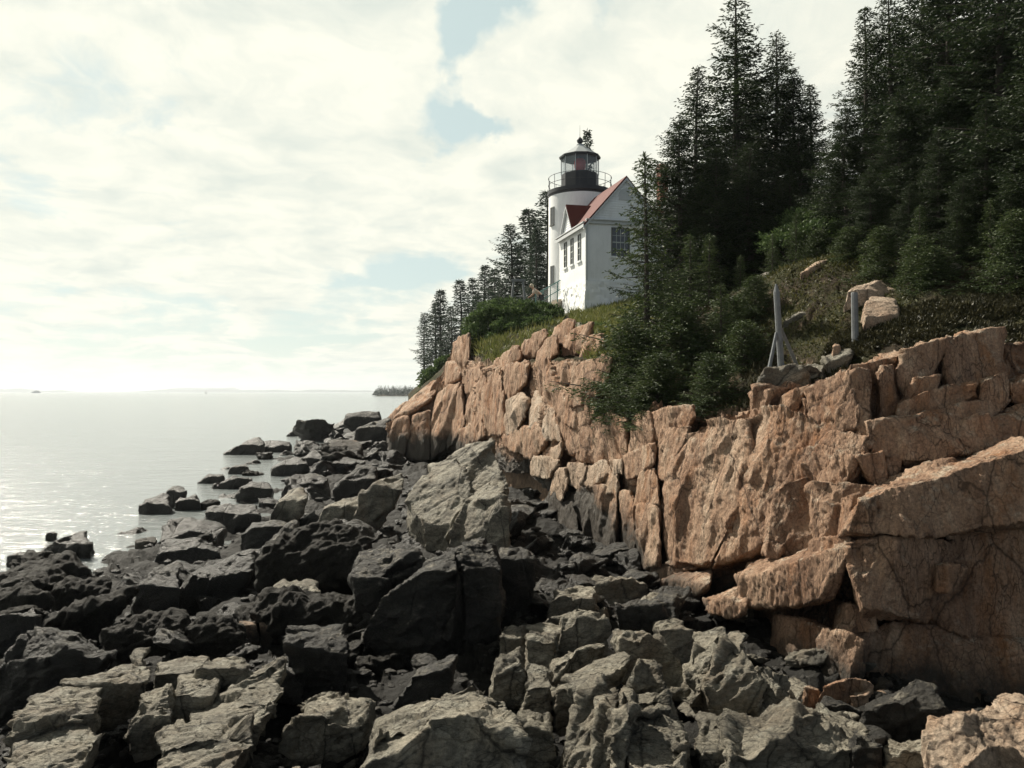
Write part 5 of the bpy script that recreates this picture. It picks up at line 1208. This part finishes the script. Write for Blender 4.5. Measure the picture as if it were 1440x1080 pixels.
for pr, ap, D, wd, lab in ((4, (1211,12), 22.5, .62, 'narrow pointed spruce at the left edge of the dark wood'), (3, (1297,-70), 23, .75, 'tall spruce with a visible trunk high in the dark wood'), (5, (1250,-20), 21.5, .62, 'spruce right of the narrow pointed one'), (2, (1340,-110), 19.5, .62, 'tall dark spruce above the mossy rocks'), (0, (1400,-160), 18, .6, 'tall dark spruce near the right edge'),
        (2, (1465,-120), 16.5, .62, 'huge dark spruce cut by the right edge'), (2, (1196,150), 21, .72, 'dense spruce on the left flank of the wood'), (5, (1176,230), 21.5, .75, 'bushy spruce with limbs sweeping left at the wood edge'), (2, (1262,130), 19, .7, 'dense spruce in the middle front of the wood'), (0, (1318,180), 17.5, .7, 'lighter green spruce in front of the wood'), (1, (1385,140), 16.6, .85, 'dense dark spruce before the right edge'), (0, (1440,190), 15.6, .75, 'nearest dark spruce at the right edge'), (2, (1225,240), 18.5, .8, 'wide low spruce below the narrow pointed one'), (0, (1280,260), 17.3, .8, 'wide low spruce in the middle front of the wood'), (2, (1360,250), 16, .75, 'wide low spruce before the dense dark one'), (2, (1410,40), 19, .7, 'spruce filling the wood behind the right edge'), (0, (1330,20), 22, .7, 'spruce in the back row of the wood, right of the visible trunk'), (2, (1180,330), 20.5, .8, 'low spruce at the mossy left foot of the wood'), (5, (1230,80), 24, .7, 'spruce in the back row, behind the narrow pointed one'), (0, (1275,60), 25, .75, 'spruce in the back row, left of the visible trunk'), (2, (1345,100), 18.5, .75, 'thick spruce in the shade of the middle row'), (0, (1425,-60), 20, .75, 'tall spruce in the back row at the right edge'), (5, (1370,40), 20.5, .75, 'tall spruce in the back row before the right edge'), (2, (1300,215), 18.4, .8, 'shaded spruce between the lighter green one and the dense middle one'), (2, (1480,60), 15.5, .8, 'massive spruce just cut by the right edge'), (0, (1420,260), 15.2, .8, 'low dark spruce at the lower right of the wood'), (2, (1210,290), 19.5, .8, 'dark low spruce under the dense one on the left flank')):
    tree(NP[pr], ap, D, lab, gR, wd * 1.85)
tree(YP[0], (911,219), 19, 'young spruce with open layered branches in front of the house', 'young spruces at the cliff top', 1.02, base=zpx(590, 19), lean=R(1))
for ap, D, wd, by, k, lab in (((888,455), 18, 1.3, 595, 1, 'small bushy spruce hanging over the cliff edge'), ((960,430), 17.5, 1.3, 600, 1, 'small spruce right of the layered young spruce'), ((1010,400), 17, 1.25, 600, 0, 'young spruce with pale tips at the cliff edge'), ((1048,455), 16, 1.2, 585, 1, 'small dark spruce left of the stone pile'), ((925,500), 16.5, 1.5, 610, 1, 'lowest spreading spruce on the cliff edge'), ((1000,500), 15.2, 1.4, 610, 1, 'low spreading spruce above the big wall'),
        ((975,470), 18.5, 1.5, 600, 1, 'small dark spruce in the thicket under the layered young spruce'), ((1030,420), 18.5, 1.4, 560, 1, 'small dark spruce in the thicket left of the pointed post'), ((945,380), 20, 1.2, 560, 0, 'young spruce just right of the layered one'), ((1000,330), 21.5, 1.2, 520, 0, 'young spruce at the centre of the thicket'), ((880,520), 17.5, 1.4, 600, 1, 'lowest small spruce at the left end of the thicket'),
        ((1240,322), 17, 1.2, 420, 1, 'small bushy spruce in the front edge of the wood above the cracked rock'), ((1292,290), 16.4, 1.3, 432, 0, 'young spruce with a narrow top in the front edge of the wood'), ((1345,300), 15.9, 1.3, 440, 0, 'dark young spruce right of the narrow topped one'), ((1396,280), 15.4, 1.3, 436, 0, 'dark young spruce near the right edge'), ((1192,322), 18.4, 1.3, 402, 1, 'low bushy spruce above the mossy slope'), ((1315,350), 15.5, 1.4, 450, 1, 'lowest small spruce at the edge of the heath'), ((1120,300), 21, 1.2, 400, 0, 'young spruce beside the leafy thicket'), ((1085,330), 20, 1.2, 420, 0, 'young spruce above the pointed post'), ((1063,390), 18, 1.4, 470, 1, 'bushy small spruce left of the pointed post'),
        ((1040,360), 21, 1.1, 480, 0, 'young spruce under the tall clump'), ((970,330), 22, 1.2, 520, 0, 'young spruce between the layered one and the clump'), ((1150,325), 20.5, 1.1, 400, 1, 'small green spruce above the bleached rock'), ((1290,335), 16, 1.2, 440, 1, 'small bright green spruce at the foot of the wood'), ((1430,300), 14.6, 1.2, 430, 1, 'small spruce at the right edge of the wood')):
    tree(YP[k], ap, D, lab, 'young spruces at the cliff top', wd, base=zpx(by, D))

def shrub(label, blobs, n, leaf, mat, seed, group=None, name='shrub'):
    """blobs: (px, py, D, rx, rz) lumps of foliage; leaves in their outer shells, stems inside"""
    r = np.random.default_rng(seed); O, DR, LN, WD = [], [], [], []; C0 = P(*blobs[0][:3]); st = MB(); zl = min(P(b[0], b[1], b[2])[2] - b[4] for b in blobs)
    root = empty(name, (float(C0[0]), float(C0[1]), float(zl)), label, 'shrub', group); o0 = np.array(root.location)
    for b in blobs:
        c = P(b[0], b[1], b[2]); k = int(n * (b[3] * b[4])); d = unit(r.normal(size=(k, 3))); d[:, 2] = np.where(d[:, 2] < -.3, -d[:, 2], d[:, 2])
        lump = 1 + .28 * fbm(d * 2.6 + c, 3, seed); rad = (r.uniform(.45, 1, k) ** .45) * lump
        p = c + d * rad[:, None] * np.array([b[3], b[3], b[4]])
        O.append(p - o0); DR.append(unit(d + .9 * r.normal(size=(k, 3)))); LN.append(r.uniform(.7, 1.3, k) * leaf); WD.append(r.uniform(.35, .6, k) * leaf)
        for j in range(5): e = c + d[j] * np.array([b[3], b[3], b[4]]) * .8; st.tube((c - o0) * np.array([1, 1, 0]), e - o0, .03, .01, n=5, cap=False)
    V, T = blades(np.concatenate(O), np.concatenate(DR), np.concatenate(LN), np.concatenate(WD))
    link('foliage', mesh_from('foliage', V, T, M[mat], False), root); st.build('stem', M['bark'], root); return root
shrub('large round green shrub below the stair railing', [(735,456,41.5,1.5,1.1),(765,448,42.5,1.0,.75),(712,450,42,1.2,1.0),(750,468,40.5,1.2,.9),(722,470,40.5,1.1,.8),(775,455,42,.7,.6)], 5200, .15, 'leaf', 1, 'shrubs on the ridge')
shrub('lower left lobe of green shrub hanging over the red cliff', [(682,462,41.5,1.0,1.0),(695,445,43,1.0,.8),(672,480,40.5,.7,.8),(700,485,40,.8,.6)], 5200, .15, 'leaf', 2, 'shrubs on the ridge')
shrub('small bright green bush under the far spruces', [(613,535,62,1.2,.9),(605,545,62,.8,.5),(625,520,62,.8,1.0)], 2600, .2, 'leaf', 3, 'shrubs on the ridge')
shrub('low bush on the grass beside the house', [(850,470,33,1.1,.45),(838,485,31,.8,.4),(868,478,31,.9,.45)], 4200, .13, 'leaf', 4, 'shrubs on the slope')
shrub('dark leafy thicket in the gap of the wood', [(1160,330,23,1.3,1.0),(1130,345,22,1.2,.6),(1180,350,21.5,1.0,.7)], 6000, .09, 'leaf', 6, 'shrubs on the slope')

def cover(name, poly, n, mat, hgt, wid, seed, up_=1.0, clump=0, fn=land, dmin=8):
    """ground cover: blades rooted where sight lines through the outline meet the ground"""
    r = np.random.default_rng(seed); po = np.array(poly, float); O = []
    D = np.geomspace(dmin, 75, 700)
    def inside(x, y):
        c = False; j = len(po) - 1
        for i in range(len(po)):
            if (po[i, 1] > y) != (po[j, 1] > y) and x < (po[j, 0] - po[i, 0]) * (y - po[i, 1]) / (po[j, 1] - po[i, 1]) + po[i, 0]: c = not c
            j = i
        return c
    g = []
    for px in np.arange(po[:, 0].min(), po[:, 0].max(), 4):
        X = (px - CX) / F * D; H = fn(X, D)
        py = HOR - (H - CZ) * F / D
        for k in range(len(D) - 1):
            if inside(px, py[k]) and D[k] > cliffD(px, np.interp(px, Wpx, Tpy)) + .4: g.append((X[k], D[k], D[k + 1] - D[k], 4 / F * D[k]))
    g = np.array(g); w = g[:, 2] * g[:, 3]; i = r.choice(len(g), n, p=w / w.sum()); X = g[i, 0] + r.uniform(-.5, .5, n) * g[i, 3]; Y = g[i, 1] + r.uniform(0, 1, n) * g[i, 2]
    q = np.stack([X, Y, np.zeros(n)], 1)
    if clump: keep = fbm(q * clump, 3, seed) + r.uniform(-.25, .25, n) > -.12; q = q[keep]; n = len(q)
    q[:, 2] = fn(q[:, 0], q[:, 1]); q[:, 2] += gdisp(q, 9, .30) - .03 + r.uniform(0, 1, n) * (hgt * .7 if up_ < 1 else 0.05)
    d = unit(np.array([0, 0, up_]) + .55 * r.normal(size=(n, 3)))
    V, T = blades(q, d, r.uniform(.5, 1.2, n) * hgt, r.uniform(.6, 1.3, n) * wid)
    o = link(name, mesh_from(name, V, T, M[mat], False)); o['kind'] = 'stuff'
cover('grass', [(805,425),(870,410),(960,410),(970,470),(890,520),(830,515),(800,470)], 60000, 'grass', .34, .05, 1, 1.0)
cover('ridge_grass', [(660,480),(780,440),(800,470),(760,500),(690,515),(655,510)], 24000, 'grass', .40, .05, 2, 1.0, 1.0)
cover('moss', [(1030,470),(1060,400),(1090,370),(1160,345),(1280,380),(1285,440),(1200,492),(1110,520),(1070,520)], 170000, 'moss', .085, .030, 3, .5)
cover('undergrowth', [(1030,470),(1060,400),(1100,350),(1160,335),(1300,370),(1300,440),(1200,480),(1090,500)], 200000, 'moss', .11, .034, 7, .7, .7)
cover('heath', [(1140,530),(1180,470),(1260,440),(1460,400),(1470,500),(1330,490),(1220,530)], 110000, 'heath', .10, .030, 4, .5, .9)
cover('forest_floor', [(860,560),(900,470),(1040,420),(1090,500),(1060,590),(960,590)], 60000, 'heath', .14, .04, 5, .6, .8)
def far_wood():
    r = np.random.default_rng(9); O = []; DR = []; LN = []; WD = []
    for k in range(260):
        px = r.uniform(526, 640); D = r.uniform(765, 860); h = r.uniform(6.5, 10) * min(1, (px - 522) / 10); n = 60; t = r.uniform(0, 1, n); a = r.uniform(0, 6.28, n); rr = (1 - t) * h * .22
        x = (px - CX) / F * D; O.append(np.c_[x + rr * np.cos(a), D + rr * np.sin(a), 1.0 + t * h]); DR.append(unit(np.c_[np.cos(a), np.sin(a), np.full(n, -.1)])); LN.append(np.full(n, 1.6) * (1.1 - t)); WD.append(np.full(n, 1.3) * (1.1 - t * .7))
    V, T = blades(np.concatenate(O), np.concatenate(DR), np.concatenate(LN), np.concatenate(WD)); o = link('island_wood', mesh_from('island_wood', V, T, M['needle_far'], False)); o['kind'] = 'stuff'
far_wood()

# ------------------------------------------------------------------ air
def haze(dens):
    m = bpy.data.materials.new('haze'); m.use_nodes = True; t = m.node_tree; t.nodes.clear()
    o = t.nodes.new('ShaderNodeOutputMaterial'); v = t.nodes.new('ShaderNodeVolumePrincipled'); v.inputs['Color'].default_value = (.88, .94, 1.0, 1); v.inputs['Density'].default_value = dens; v.inputs['Anisotropy'].default_value = .35
    t.links.new(v.outputs[0], o.inputs['Volume'])
    ob = MB().box((-1000, 6400, 52), (38000, 13600, 170)).build('haze', m); ob['kind'] = 'stuff'
HAZE = 1.4e-4
if HAZE: haze(HAZE)
